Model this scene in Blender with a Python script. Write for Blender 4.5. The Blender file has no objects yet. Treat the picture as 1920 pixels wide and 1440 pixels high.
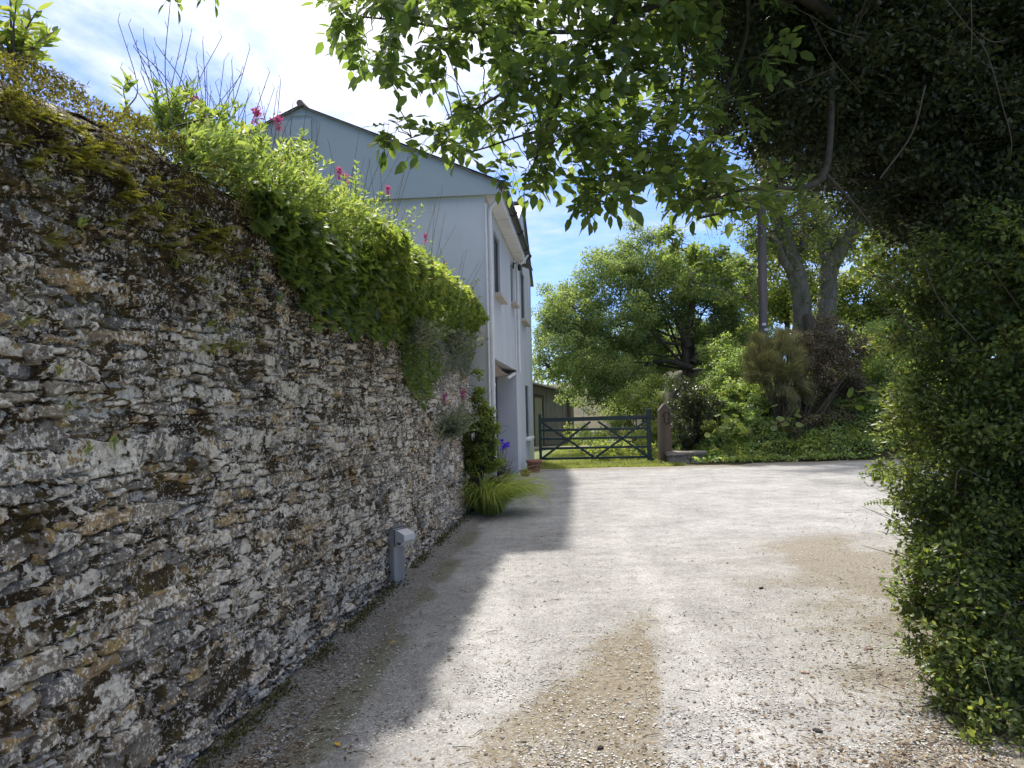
import bpy, math, numpy as np
from math import radians as rad
from mathutils import Matrix, Vector

scene = bpy.context.scene
# ------------------------------------------------------------------ camera
F = 1440.0; PITCH = rad(1.79); ROLL = rad(-1.26); EYE = 1.55
Rm = Matrix.Rotation(math.pi / 2 + PITCH, 3, 'X') @ Matrix.Rotation(ROLL, 3, 'Z')
cam = bpy.data.cameras.new('camera'); camo = bpy.data.objects.new('camera', cam)
scene.collection.objects.link(camo); scene.camera = camo
cam.sensor_width = 36; cam.lens = 36 * F / 1920; cam.clip_start = 0.05; cam.clip_end = 2000
camo.matrix_world = Matrix.Translation((0, 0, EYE)) @ Rm.to_4x4()
scene.view_settings.view_transform = 'Standard'; scene.view_settings.look = 'None'
scene.view_settings.exposure = 1.16; scene.view_settings.gamma = 1.0
# ------------------------------------------------------------------ sun and sky
SUN = Vector((-0.120, 0.70, 1.0)).normalized()
EL = math.asin(SUN.z); AZ = math.atan2(SUN.x, SUN.y)
sl = bpy.data.lights.new('sun', 'SUN'); sl.energy = 3.35; sl.angle = rad(2.2); sl.color = (1, 0.955, 0.88)
so = bpy.data.objects.new('sun', sl); scene.collection.objects.link(so)
so.rotation_euler = SUN.to_track_quat('Z', 'Y').to_euler(); so.location = SUN * 60
w = bpy.data.worlds.new('World'); scene.world = w; w.use_nodes = True
nt = w.node_tree; nt.nodes.clear()
def N(t, kind, **kw):
    n = t.nodes.new(kind)
    for k, v in kw.items(): setattr(n, k, v)
    return n
def L(t, a, b): t.links.new(a, b)
def step0(x, a, b):
    n = N(nt, 'ShaderNodeMapRange', interpolation_type='SMOOTHSTEP'); L(nt, x, n.inputs[0]); n.inputs[1].default_value = a; n.inputs[2].default_value = b
    return n.outputs[0]
out = N(nt, 'ShaderNodeOutputWorld'); bg = N(nt, 'ShaderNodeBackground'); L(nt, bg.outputs[0], out.inputs[0])
sky = N(nt, 'ShaderNodeTexSky', sky_type='NISHITA', sun_disc=False, sun_elevation=EL, sun_rotation=AZ, altitude=50, air_density=1.0, dust_density=0.6, ozone_density=1.6)
tc = N(nt, 'ShaderNodeTexCoord'); sx = N(nt, 'ShaderNodeSeparateXYZ'); L(nt, tc.outputs['Generated'], sx.inputs[0])
def M(t, op, a, b=None, c=None, clamp=False):
    n = N(t, 'ShaderNodeMath', operation=op, use_clamp=clamp)
    for i, v in enumerate((a, b, c)):
        if v is None: continue
        if isinstance(v, (int, float)): n.inputs[i].default_value = v
        else: L(t, v, n.inputs[i])
    return n.outputs[0]
zz = M(nt, 'ADD', M(nt, 'MAXIMUM', sx.outputs[2], 0.0), 0.18)
cx = N(nt, 'ShaderNodeCombineXYZ'); L(nt, M(nt, 'DIVIDE', sx.outputs[0], zz), cx.inputs[0]); L(nt, M(nt, 'DIVIDE', sx.outputs[1], zz), cx.inputs[1])
n1 = N(nt, 'ShaderNodeTexNoise'); n1.inputs['Scale'].default_value = 1.15; n1.inputs['Detail'].default_value = 7; n1.inputs['Roughness'].default_value = 0.62; n1.inputs['Distortion'].default_value = 0.7
n2 = N(nt, 'ShaderNodeTexNoise'); n2.inputs['Scale'].default_value = 7; n2.inputs['Detail'].default_value = 4; n2.inputs['Roughness'].default_value = 0.6
L(nt, cx.outputs[0], n1.inputs[0]); L(nt, cx.outputs[0], n2.inputs[0])
dt = N(nt, 'ShaderNodeVectorMath', operation='DOT_PRODUCT'); L(nt, tc.outputs['Generated'], dt.inputs[0]); dt.inputs[1].default_value = SUN
veil = M(nt, 'POWER', M(nt, 'MAXIMUM', dt.outputs['Value'], 0.0), 7.0)     # thin bright cloud lies round the sun
dens = M(nt, 'ADD', M(nt, 'ADD', M(nt, 'MULTIPLY', n1.outputs[0], 1.5), M(nt, 'MULTIPLY', n2.outputs[0], 0.55)), M(nt, 'MULTIPLY', veil, 1.12)); dens = M(nt, 'ADD', dens, M(nt, 'MULTIPLY', step0(sx.outputs[2], .34, .75), .45))  # last term adds unseen cloud overhead to lift the ambient light
mr = N(nt, 'ShaderNodeMapRange', interpolation_type='SMOOTHSTEP'); L(nt, dens, mr.inputs[0])
mr.inputs[1].default_value = 1.00; mr.inputs[2].default_value = 1.70; mr.inputs[3].default_value = 0.02; mr.inputs[4].default_value = 1.0
skm = N(nt, 'ShaderNodeVectorMath', operation='MULTIPLY'); L(nt, sky.outputs[0], skm.inputs[0]); skm.inputs[1].default_value = (0.045, 0.059, 0.100)
mixc = N(nt, 'ShaderNodeMix', data_type='RGBA'); L(nt, mr.outputs[0], mixc.inputs[0]); L(nt, skm.outputs[0], mixc.inputs[6])
cl = N(nt, 'ShaderNodeMix', data_type='RGBA'); cl.inputs[6].default_value = (0.40, 0.42, 0.46, 1); cl.inputs[7].default_value = (1.10, 1.10, 1.11, 1)
L(nt, M(nt, 'ADD', M(nt, 'MULTIPLY', veil, 1.0), M(nt, 'MULTIPLY', step0(sx.outputs[2], .6, .85), .75), clamp=True), cl.inputs[0]); L(nt, cl.outputs[2], mixc.inputs[7])  # unseen overhead cloud is brightened too, as added fill light
L(nt, mixc.outputs[2], bg.inputs[0]); bg.inputs[1].default_value = 1.0
scene.cycles.max_bounces = 8; scene.cycles.transmission_bounces = 6; scene.cycles.diffuse_bounces = 4
scene.cycles.transparent_max_bounces = 4; scene.cycles.use_denoising = True

# ------------------------------------------------------------------ helpers
rng = np.random.default_rng(7)
Rn = np.array(Rm)
def ray(x, y): return Rn @ np.array([(x - 960) / F, -(y - 720) / F, -1.0])
def gp(x, y, z=0.0):
    d = ray(x, y); return np.array([0, 0, EYE]) + d * ((z - EYE) / d[2])
def at(x, y, Y):
    d = ray(x, y); return np.array([0, 0, EYE]) + d * (Y / d[1])
def nrm(a):
    a = np.asarray(a, float); return a / (np.linalg.norm(a, axis=-1, keepdims=True) + 1e-9)
def smooth(x, a, b):
    t = np.clip((x - a) / (b - a), 0, 1); return t * t * (3 - 2 * t)
def perlin(x, y, seed=0):
    r = np.random.default_rng(seed); p = r.permutation(256); p = np.concatenate([p, p])
    ang = r.random(256) * 2 * np.pi; gx, gy = np.cos(ang), np.sin(ang)
    xi = np.floor(x).astype(int); yi = np.floor(y).astype(int); xf = x - xi; yf = y - yi
    u = xf ** 3 * (xf * (xf * 6 - 15) + 10); v = yf ** 3 * (yf * (yf * 6 - 15) + 10)
    def g(ix, iy, fx, fy):
        h = p[(p[ix & 255] + iy) & 255]; return gx[h] * fx + gy[h] * fy
    a = g(xi, yi, xf, yf); b = g(xi + 1, yi, xf - 1, yf); c = g(xi, yi + 1, xf, yf - 1); d = g(xi + 1, yi + 1, xf - 1, yf - 1)
    return (a + (b - a) * u) * (1 - v) + (c + (d - c) * u) * v
def fbm(x, y, o=4, seed=0, gain=.5):
    s = 0; a = 1; t = 0
    for i in range(o):
        s = s + a * perlin(x * 2 ** i + 13.7 * i, y * 2 ** i - 7.1 * i, seed + i); t += a; a *= gain
    return s / t * 1.6

def link(name, me, parent=None):
    o = bpy.data.objects.new(name, me); scene.collection.objects.link(o)
    if parent is not None: o.parent = parent
    return o
def mk(name, V, polys, mat, parent=None, smooth_=True, attrs=None):
    """polys: list of (n,k) int arrays. One mesh object from numpy arrays."""
    V = np.ascontiguousarray(V, dtype=np.float32); polys = [np.asarray(p, np.int32) for p in polys if len(p)]
    me = bpy.data.meshes.new(name)
    if parent is not None and V.size: V = V - np.array(parent.location, np.float32) if parent.rotation_euler.z == 0 else V
    me.vertices.add(len(V)); me.vertices.foreach_set('co', V.ravel())
    li = np.concatenate([p.ravel() for p in polys]); ln = np.concatenate([np.full(len(p), p.shape[1], np.int32) for p in polys])
    me.loops.add(len(li)); me.loops.foreach_set('vertex_index', li)
    me.polygons.add(len(ln)); st = np.concatenate([[0], np.cumsum(ln)[:-1]]).astype(np.int32)
    me.polygons.foreach_set('loop_start', st); me.polygons.foreach_set('loop_total', ln)
    me.update(calc_edges=True)
    me.polygons.foreach_set('use_smooth', np.full(len(ln), bool(smooth_)))
    for k, a in (attrs or {}).items():
        if a.ndim == 1:
            at_ = me.attributes.new(k, 'FLOAT', 'POINT'); at_.data.foreach_set('value', a.astype(np.float32))
        else:
            at_ = me.attributes.new(k, 'FLOAT_COLOR', 'POINT')
            at_.data.foreach_set('color', np.concatenate([a, np.ones((len(a), 1))], 1).astype(np.float32).ravel())
    if mat: me.materials.append(mat)
    return link(name, me, parent)
def thing(name, label, cat, loc=(0, 0, 0), rot=0.0, group=None):
    o = bpy.data.objects.new(name, None); scene.collection.objects.link(o)
    o.location = loc; o.rotation_euler = (0, 0, rot); o.empty_display_size = .1
    return tag(o, label, cat, group)
def tag(o, label=None, cat=None, group=None, kind=None):
    for k, v in (('label', label), ('category', cat), ('group', group), ('kind', kind)):
        if v: o[k] = v
    return o

class G:
    """collects geometry for one mesh"""
    def __init__(s): s.V = []; s.P = {}; s.n = 0
    def add(s, V, *polys):
        V = np.asarray(V, float).reshape(-1, 3)
        for p in polys:
            p = np.asarray(p, int)
            if len(p): s.P.setdefault(p.shape[1], []).append(p + s.n)
        s.V.append(V); s.n += len(V)
    def box(s, lo, hi, bev=0.0, rot=None, org=(0, 0, 0)):
        lo = np.array(lo, float); hi = np.array(hi, float); c = (lo + hi) / 2; h = (hi - lo) / 2
        b = min(bev, *(h * .45)) if bev else 0
        if not b:
            v = np.array([[x, y, z] for x in (-1, 1) for y in (-1, 1) for z in (-1, 1)]) * h + c
            q = [(0, 1, 3, 2), (4, 6, 7, 5), (0, 4, 5, 1), (2, 3, 7, 6), (0, 2, 6, 4), (1, 5, 7, 3)]
            f = [q]
        else:
            v = []; idx = {}
            for x in (-1, 1):
                for y in (-1, 1):
                    for z in (-1, 1):
                        for a in range(3):
                            p = np.array([x, y, z]) * h; 
                            for k in range(3):
                                if k != a: p[k] -= (x, y, z)[k] * b
                            idx[(x, y, z, a)] = len(v); v.append(p + c)
            q = []
            for a in range(3):
                u, w_ = [(1, 2), (2, 0), (0, 1)][a]
                for sg in (-1, 1):
                    r = []
                    for su, sw in ((-1, -1), (1, -1), (1, 1), (-1, 1)):
                        k = [0, 0, 0]; k[a] = sg; k[u] = su; k[w_] = sw; r.append(idx[(*k, a)])
                    q.append(r if sg > 0 else r[::-1])
                for su in (-1, 1):
                    for sw in (-1, 1):
                        r = []
                        for sg in (-1, 1):
                            k = [0, 0, 0]; k[a] = sg; k[u] = su; k[w_] = sw; r.append((idx[(*k, u)], idx[(*k, w_)]))
                        t = [r[0][0], r[1][0], r[1][1], r[0][1]]
                        q.append(t if su * sw > 0 else t[::-1])
            tr = []
            for x in (-1, 1):
                for y in (-1, 1):
                    for z in (-1, 1):
                        t = [idx[(x, y, z, a)] for a in range(3)]; tr.append(t if x * y * z > 0 else t[::-1])
            f = [q, tr]
        v = np.array(v)
        if rot is not None: v = (v - np.array(org)) @ np.array(rot).T + np.array(org)
        s.add(v, *f); return s
    def bar(s, a, b, w_, t, up=(0, 0, 1), bev=0.004):
        a = np.array(a, float); b = np.array(b, float); d = b - a; ln = np.linalg.norm(d); d /= ln
        sd = nrm(np.cross(d, up)); u = np.cross(sd, d)
        n0 = len(s.V); s.box((0, -w_ / 2, -t / 2), (ln, w_ / 2, t / 2), bev)
        s.V[n0] = a + s.V[n0][:, :1] * d + s.V[n0][:, 1:2] * sd + s.V[n0][:, 2:3] * u; return s
    def tube(s, path, rad_, sides=8, cap=True, jag=0.0):
        p = np.asarray(path, float); r = np.broadcast_to(np.asarray(rad_, float), (len(p),))
        t = nrm(np.gradient(p, axis=0)); ref = np.array([0.3, 0.9, 0.2]) if abs(t[0][2]) > .7 else np.array([0, 0, 1.])
        a = nrm(np.cross(t, ref)); b = np.cross(t, a); th = np.arange(sides) * 2 * np.pi / sides
        rr = r[:, None] * (1 + jag * rng.normal(size=(len(p), sides))) if jag else np.repeat(r[:, None], sides, 1)
        V = p[:, None] + (a[:, None] * np.cos(th)[None, :, None] + b[:, None] * np.sin(th)[None, :, None]) * rr[..., None]
        i = np.arange(len(p) - 1)[:, None] * sides; j = np.arange(sides)[None]; j2 = (j + 1) % sides
        q = np.stack([i + j, i + j2, i + j2 + sides, i + j + sides], -1).reshape(-1, 4)
        s.add(V.reshape(-1, 3), q)
        if cap: s.add(np.vstack([V[0], V[-1]]), [list(range(sides))[::-1]], [list(range(sides, 2 * sides))])
        return s
    def lathe(s, prof, c=(0, 0, 0), n=24):
        pr = np.array(prof, float); th = np.arange(n) * 2 * np.pi / n
        V = np.stack([pr[:, None, 0] * np.cos(th), pr[:, None, 0] * np.sin(th), np.repeat(pr[:, 1:2], n, 1)], -1) + np.array(c)
        i = np.arange(len(pr) - 1)[:, None] * n; j = np.arange(n)[None]; j2 = (j + 1) % n
        s.add(V.reshape(-1, 3), np.stack([i + j, i + j2, i + j2 + n, i + j + n], -1).reshape(-1, 4)); return s
    def make(s, name, mat, parent=None, smooth_=False, attrs=None):
        V = np.concatenate(s.V)
        me_ = mk(name, V, [np.concatenate(v) for v in s.P.values()], mat, None, smooth_, attrs)
        if parent is not None:
            me_.parent = parent
            if parent.get('worldgeo'): me_.matrix_parent_inverse = Matrix.Translation(-Vector(parent.location))
        return me_
def wthing(*a, **k):
    """a thing whose parts are given in world coordinates"""
    o = thing(*a, **k); o['worldgeo'] = 1; return o

# leaf templates: (t along, w across, h up), faces
T_RH = (np.array([(0, 0, 0), (.45, -.5, .12), (1, 0, 0), (.45, .5, .12)]), [np.array([(0, 1, 2), (0, 2, 3)])])
T_LF = (np.array([(0, 0, 0), (.33, 0, -.05), (.68, 0, -.04), (1, 0, -.12), (.26, .42, .06), (.62, .40, .05), (.26, -.42, .06), (.62, -.40, .05)]),
        [np.array([(0, 1, 4), (2, 3, 5), (0, 6, 1), (2, 7, 3)]), np.array([(1, 2, 5, 4), (6, 7, 2, 1)])])
iv = [(0.08, 0), (-.05, .30), (.22, .52), (.38, .28), (.62, .42), (.66, .17), (1.0, 0)]
ivo = iv + [(a, -b) for a, b in iv[-2:0:-1]]
T_IV = (np.array([(.3, 0, -.05)] + [(a, b, .10 * abs(b) - .10 * max(0, a - .5)) for a, b in ivo]), [np.array([(0, 1 + i, 1 + (i + 1) % len(ivo)) for i in range(len(ivo))])])
rd_ = [(.5 + .5 * math.cos(t), .5 * math.sin(t)) for t in np.linspace(math.pi * .92, -math.pi * .92, 12)]
T_RD = (np.array([(.18, 0, -.06)] + [(a, b, .06 + .03 * math.sin(7 * a + 9 * b)) for a, b in rd_]), [np.array([(0, 1 + i, 2 + i) for i in range(11)])])
def leaves(g, P, D, Nn, Ln, Wd, T=T_RH):
    P = np.asarray(P); n = len(P)
    if n == 0: return
    D = nrm(D); S = nrm(np.cross(D, Nn)); U = np.cross(S, D)
    Ln = np.broadcast_to(Ln, (n,)); Wd = np.broadcast_to(Wd, (n,)); t, fs = T
    V = P[:, None] + D[:, None] * (t[None, :, 0:1] * Ln[:, None, None]) + S[:, None] * (t[None, :, 1:2] * Wd[:, None, None]) + U[:, None] * (t[None, :, 2:3] * Wd[:, None, None])
    k = len(t); off = (np.arange(n) * k)[:, None, None]
    g.add(V.reshape(-1, 3), *[(f[None] + off).reshape(-1, f.shape[1]) for f in fs])
def rdir(n, r=rng): return nrm(r.normal(size=(n, 3)))
def blades(g, P, D, Ln, Wd, droop, segs=5, tipw=.05):
    """ribbon leaves that arch over: P base, D start dir, droop in radians"""
    P = np.asarray(P, float); n = len(P); D = nrm(D); Ln = np.broadcast_to(Ln, (n,)); Wd = np.broadcast_to(Wd, (n,)); droop = np.broadcast_to(droop, (n,))
    hz = D.copy(); hz[:, 2] = 0; hz = nrm(hz + 1e-6); S = nrm(np.stack([-hz[:, 1], hz[:, 0], rng.uniform(-.9, .9, n)], 1))
    el = np.arcsin(np.clip(D[:, 2], -1, 1)); p = P.copy(); rows = []
    for i in range(segs + 1):
        t = i / segs; wv = Wd * (1 - t) ** .7 * (1 - .3 * (1 - t)) + Wd * tipw
        rows.append(np.stack([p - S * wv[:, None] / 2, p + S * wv[:, None] / 2], 1))
        e = el - droop * (t + .5 / segs) ** 1.3
        p = p + (hz * np.cos(e)[:, None] + np.array([0, 0, 1.]) * np.sin(e)[:, None]) * (Ln / segs)[:, None]
    V = np.stack(rows, 1).reshape(n, -1, 3); k = V.shape[1]
    q = np.array([(2 * i, 2 * i + 1, 2 * i + 3, 2 * i + 2) for i in range(segs)])
    g.add(V.reshape(-1, 3), (q[None] + (np.arange(n) * k)[:, None, None]).reshape(-1, 4))
def bez(a, b, n=8, bow=(0, 0, 0), wob=0.0):
    a = np.array(a, float); b = np.array(b, float); t = np.linspace(0, 1, n)[:, None]
    p = a * (1 - t) + b * t + np.array(bow) * 4 * t * (1 - t)
    if wob: 
        w_ = rng.normal(size=(n, 3)) * wob; w_[0] = 0; p = p + w_ * np.sin(t * np.pi) ** .5
    return p
def cumspline(pts, n=6):
    p = np.array(pts, float); q = np.vstack([2 * p[0] - p[1], p, 2 * p[-1] - p[-2]]); o = []
    for i in range(1, len(q) - 2):
        for t in np.arange(n) / n:
            a, b, c, d = q[i - 1], q[i], q[i + 1], q[i + 2]
            o.append(.5 * (2 * b + (c - a) * t + (2 * a - 5 * b + 4 * c - d) * t * t + (3 * b - a - 3 * c + d) * t ** 3))
    o.append(p[-1]); return np.array(o)

# ------------------------------------------------------------------ materials
MATS = {}
def newmat(name):
    m = bpy.data.materials.new(name); m.use_nodes = True; t = m.node_tree; t.nodes.clear()
    o = N(t, 'ShaderNodeOutputMaterial'); b = N(t, 'ShaderNodeBsdfPrincipled'); L(t, b.outputs[0], o.inputs[0]); MATS[name] = m
    return m, t, b, o
def ramp(t, fac, stops, interp='LINEAR'):
    r = N(t, 'ShaderNodeValToRGB'); r.color_ramp.interpolation = interp; e = r.color_ramp.elements
    while len(e) < len(stops): e.new(.5)
    for x, (p, c) in zip(e, stops): x.position = p; x.color = (*c, 1) if len(c) == 3 else c
    L(t, fac, r.inputs[0]); return r.outputs[0]
def noise(t, vec, scale, detail=4, rough=.55, dist=0):
    n = N(t, 'ShaderNodeTexNoise'); n.inputs['Scale'].default_value = scale; n.inputs['Detail'].default_value = detail
    n.inputs['Roughness'].default_value = rough; n.inputs['Distortion'].default_value = dist; L(t, vec, n.inputs[0]); return n.outputs[0]
def vmap(t, scale=(1, 1, 1), rot=(0, 0, 0), kind='Object'):
    c = N(t, 'ShaderNodeTexCoord'); m = N(t, 'ShaderNodeMapping'); m.inputs['Scale'].default_value = scale; m.inputs['Rotation'].default_value = rot
    L(t, c.outputs[kind], m.inputs[0]); return m.outputs[0]
def mixc_(t, f, a, b, mode='MIX'):
    n = N(t, 'ShaderNodeMix', data_type='RGBA', blend_type=mode)
    for i, v in ((0, f), (6, a), (7, b)):
        if isinstance(v, (int, float)): n.inputs[i].default_value = v
        elif isinstance(v, tuple): n.inputs[i].default_value = (*v, 1)
        else: L(t, v, n.inputs[i])
    return n.outputs[2]
def bump(t, b, h, strength=.5, dist=.01):
    n = N(t, 'ShaderNodeBump'); n.inputs['Strength'].default_value = strength; n.inputs['Distance'].default_value = dist
    L(t, h, n.inputs['Height']); L(t, n.outputs[0], b.inputs['Normal'])
def step(t, x, a, b, o0=0., o1=1.):
    n = N(t, 'ShaderNodeMapRange', interpolation_type='SMOOTHSTEP'); L(t, x, n.inputs[0])
    for i, v in enumerate((a, b, o0, o1)): n.inputs[i + 1].default_value = v
    return n.outputs[0]
def leafmat(name, cols, trans=.4, tcol=1.5, rough=.45, clump=1.2, spec=.4, gain=1.35):
    cols = [(c[0] * gain * 1.08, c[1] * gain * .93, c[2] * gain * 1.35) for c in cols]; trans += .03; rough += .08; spec *= .7
    m, t, b, o = newmat(name); gm = N(t, 'ShaderNodeNewGeometry'); v = vmap(t)
    k = M(t, 'ADD', M(t, 'MULTIPLY', gm.outputs['Random Per Island'], .62), M(t, 'MULTIPLY', noise(t, v, clump, 3), .5), clamp=True)
    n_ = len(cols); c = ramp(t, k, [(.12 + .76 * i / max(1, n_ - 1), cc) for i, cc in enumerate(cols)])
    L(t, c, b.inputs['Base Color']); b.inputs['Roughness'].default_value = rough; b.inputs['Specular IOR Level'].default_value = spec
    tr = N(t, 'ShaderNodeBsdfTranslucent'); tcn = mixc_(t, 1.0, c, (tcol * 1.22, tcol * 1.18, tcol * .55), 'MULTIPLY'); L(t, tcn, tr.inputs[0])
    mx = N(t, 'ShaderNodeMixShader'); mx.inputs[0].default_value = trans; L(t, b.outputs[0], mx.inputs[1]); L(t, tr.outputs[0], mx.inputs[2]); L(t, mx.outputs[0], o.inputs[0])
    return m
def simple(name, ca, cb, scale=8, rough=.8, bs=.3, bd=.004, detail=6, stretch=(1, 1, 1), spec=.3, fine=None):
    m, t, b, o = newmat(name); v = vmap(t, stretch); n_ = noise(t, v, scale, detail, .6)
    c = ramp(t, n_, [(.3, ca), (.7, cb)]); 
    if fine: c = mixc_(t, step(t, noise(t, vmap(t), fine[0], 5, .65), fine[1], fine[1] + .1), c, fine[2])
    L(t, c, b.inputs['Base Color']); b.inputs['Roughness'].default_value = rough; b.inputs['Specular IOR Level'].default_value = spec
    bump(t, b, noise(t, v, scale * 6, 5, .6), bs, bd); return m

m_bark = simple('bark', (.045, .036, .026), (.12, .10, .075), 9, .9, .9, .02, stretch=(1, 1, .25), fine=(3, .58, (.09, .11, .04)))
m_barkgrey = simple('grey_bark', (.10, .085, .065), (.24, .21, .165), 6, .9, .8, .02, stretch=(1, 1, .3), fine=(2.2, .56, (.13, .15, .06)))
m_twig = simple('twig', (.045, .036, .024), (.11, .092, .062), 20, .8)
m_dry = simple('dry_stem', (.10, .075, .055), (.22, .18, .14), 30, .8)
m_elder = leafmat('elder_leaf', [(.026, .052, .012), (.050, .090, .018), (.080, .125, .028)], .50, 2.0, .38, 2.0, gain=1.5)
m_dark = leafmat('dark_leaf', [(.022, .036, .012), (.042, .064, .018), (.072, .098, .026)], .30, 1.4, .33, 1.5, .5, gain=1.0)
m_hedge = leafmat('hedge_leaf', [(.022, .045, .012), (.050, .088, .020), (.095, .145, .030), (.15, .19, .04)], .40, 1.7, .34, 1.8, .5)
m_haw = leafmat('hawthorn_leaf', [(.038, .070, .020), (.068, .110, .030), (.105, .145, .045)], .42, 1.6, .5, .5, gain=2.3)
m_yel = leafmat('yellow_leaf', [(.075, .14, .025), (.12, .20, .04), (.185, .26, .055)], .45, 1.35, .5, .7, gain=1.5)
m_mid = leafmat('mid_leaf', [(.048, .080, .018), (.090, .135, .028), (.145, .175, .04)], .42, 1.6, .5, .4, gain=2.15)
m_ivy = leafmat('ivy_leaf', [(.035, .068, .016), (.075, .13, .025), (.14, .20, .04)], .38, 1.7, .3, 2.5, .5)
m_lime = leafmat('lime_leaf', [(.052, .098, .018), (.100, .160, .030), (.17, .215, .045)], .45, 1.5, .45, 2.5, gain=1.5)
m_val = leafmat('valerian_leaf', [(.075, .140, .034), (.135, .215, .05), (.21, .28, .07)], .42, 1.4, .45, 3)
m_grey = leafmat('grey_green_leaf', [(.07, .105, .06), (.13, .17, .10), (.20, .24, .15)], .35, 1.2, .5, 3)
m_grass = leafmat('grass_blade', [(.06, .10, .018), (.12, .17, .025), (.19, .23, .04)], .42, 1.5, .42, 3)
m_clump = leafmat('clump_blade', [(.10, .16, .03), (.17, .25, .045), (.26, .32, .07)], .42, 1.4, .4, 4)
m_fern = leafmat('wall_fern', [(.07, .11, .02), (.14, .17, .025), (.22, .23, .03)], .42, 1.3, .5, 4)
m_red = leafmat('bronze_leaf', [(.040, .052, .020), (.085, .082, .032), (.17, .14, .07)], .25, 1.1, .3, .8, .6)
m_feath = leafmat('feathery_leaf', [(.09, .12, .04), (.16, .19, .065), (.25, .26, .10)], .3, 1.2, .55, .8)
m_litter = leafmat('litter', [(.05, .036, .014), (.11, .088, .036), (.23, .21, .10)], .1, 1.0, .7, 3)
m_yellowleaf = leafmat('fallen_yellow', [(.35, .24, .02), (.48, .33, .03)], .2, 1.0, .6, 3)
m_pink = leafmat('valerian_flower', [(.26, .05, .13), (.38, .10, .22)], .3, 1.0, .6, 3)
m_iris = leafmat('iris_petal', [(.05, .02, .32), (.12, .05, .48)], .3, 1.0, .5, 3)
m_cover = leafmat('cover_leaf', [(.028, .058, .018), (.062, .108, .026), (.125, .165, .042)], .4, 1.6, .38, .7, .5, gain=2.7)

# render wall paint
def paint():
    m, t, b, o = newmat('painted_render'); v = vmap(t)
    c = ramp(t, noise(t, v, .8, 5, .6), [(.3, (.45, .46, .455)), (.7, (.55, .56, .55))])
    c = mixc_(t, step(t, noise(t, vmap(t, (3, 3, .45)), 1.4, 6, .7), .50, .70, 0, .6), c, (.42, .42, .38))
    L(t, c, b.inputs['Base Color']); b.inputs['Roughness'].default_value = .75
    bump(t, b, noise(t, v, 90, 4, .6), .35, .004); return m
m_paint = paint()
m_trim = simple('white_trim', (.62, .60, .57), (.74, .73, .70), 3, .5, .05)
m_soffit = simple('cream_board', (.42, .36, .30), (.52, .46, .39), 3, .7)
m_gutter = simple('dark_gutter', (.018, .02, .022), (.04, .042, .045), 5, .4, .05, spec=.5)
m_clad = simple('grey_cladding', (.31, .355, .365), (.355, .40, .41), .7, .6, .1)
m_glass, t, b, o = newmat('window_glass'); b.inputs['Base Color'].default_value = (.02, .024, .03, 1); b.inputs['Roughness'].default_value = .25; b.inputs['Specular IOR Level'].default_value = .25
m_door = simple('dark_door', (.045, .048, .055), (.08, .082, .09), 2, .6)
m_reveal = simple('dark_frame', (.10, .10, .11), (.15, .15, .16), 3, .7)  # plain dark grey of the window frames
def slate():
    m, t, b, o = newmat('slate_roof'); v = vmap(t)
    br = N(t, 'ShaderNodeTexBrick'); L(t, vmap(t, kind='UV'), br.inputs[0]); br.inputs['Scale'].default_value = 1
    br.inputs['Color1'].default_value = (.13, .12, .12, 1); br.inputs['Color2'].default_value = (.22, .20, .19, 1); br.inputs['Mortar'].default_value = (.03, .03, .03, 1)
    L(t, br.outputs[0], b.inputs['Base Color']); b.inputs['Roughness'].default_value = .6; return m
m_slate = simple('slate', (.11, .105, .11), (.24, .22, .21), 2.5, .55, .4, .006, fine=(6, .6, (.26, .25, .2)))
m_ridge = simple('ridge_tile', (.12, .09, .08), (.22, .16, .14), 4, .7)
m_gate = simple('gate_paint', (.010, .024, .022), (.020, .040, .037), 4, .45, .15, spec=.4)
m_post = simple('oak_post', (.062, .045, .028), (.135, .103, .068), 5, .85, .6, .006, stretch=(1, 1, .12))
m_iron = simple('iron', (.015, .013, .012), (.04, .03, .025), 20, .6)
m_terra = simple('terracotta', (.26, .115, .075), (.36, .18, .12), 6, .85, .2, fine=(9, .6, (.38, .27, .21)))
m_terra2 = simple('dark_terracotta', (.17, .06, .04), (.24, .09, .06), 6, .8, .2)
m_soil = simple('soil', (.025, .018, .012), (.06, .045, .03), 20, .95, .8, .01)
m_shed = simple('weathered_board', (.15, .145, .15), (.28, .27, .275), 3, .85, .4, .004, stretch=(4, 4, .3), fine=(2, .6, (.17, .17, .10)))
m_sheddoor = simple('green_door', (.22, .25, .19), (.33, .36, .29), 3, .8, .2, stretch=(3, 3, .3))
m_tin = simple('pale_sheet', (.42, .40, .36), (.56, .54, .5), 3, .6)
m_pole = simple('pole_wood', (.085, .075, .065), (.17, .15, .13), 4, .9, .6, .01, stretch=(1, 1, .1), fine=(5, .6, (.10, .12, .07)))
m_plate = simple('plate', (.55, .55, .52), (.7, .7, .66), 5, .5)
m_bollard = simple('grey_wood', (.23, .225, .20), (.42, .41, .37), 6, .85, .5, .005, stretch=(1, 1, .1), fine=(8, .62, (.12, .12, .10)))
m_bolside = simple('dark_metal', (.10, .105, .10), (.16, .165, .15), 5, .6)
m_box = simple('pale_plastic', (.48, .48, .46), (.62, .62, .6), 8, .5, .1)
m_stone = simple('rough_stone', (.13, .115, .09), (.28, .25, .21), 7, .9, .8, .012, fine=(6, .55, (.07, .08, .03)))
m_earth = simple('bank_earth', (.035, .028, .016), (.075, .062, .035), 5, .95, .8, .03, fine=(4, .5, (.05, .07, .02)))
m_brown = simple('ploughed_field', (.060, .055, .032), (.11, .095, .055), .6, .95)

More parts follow.
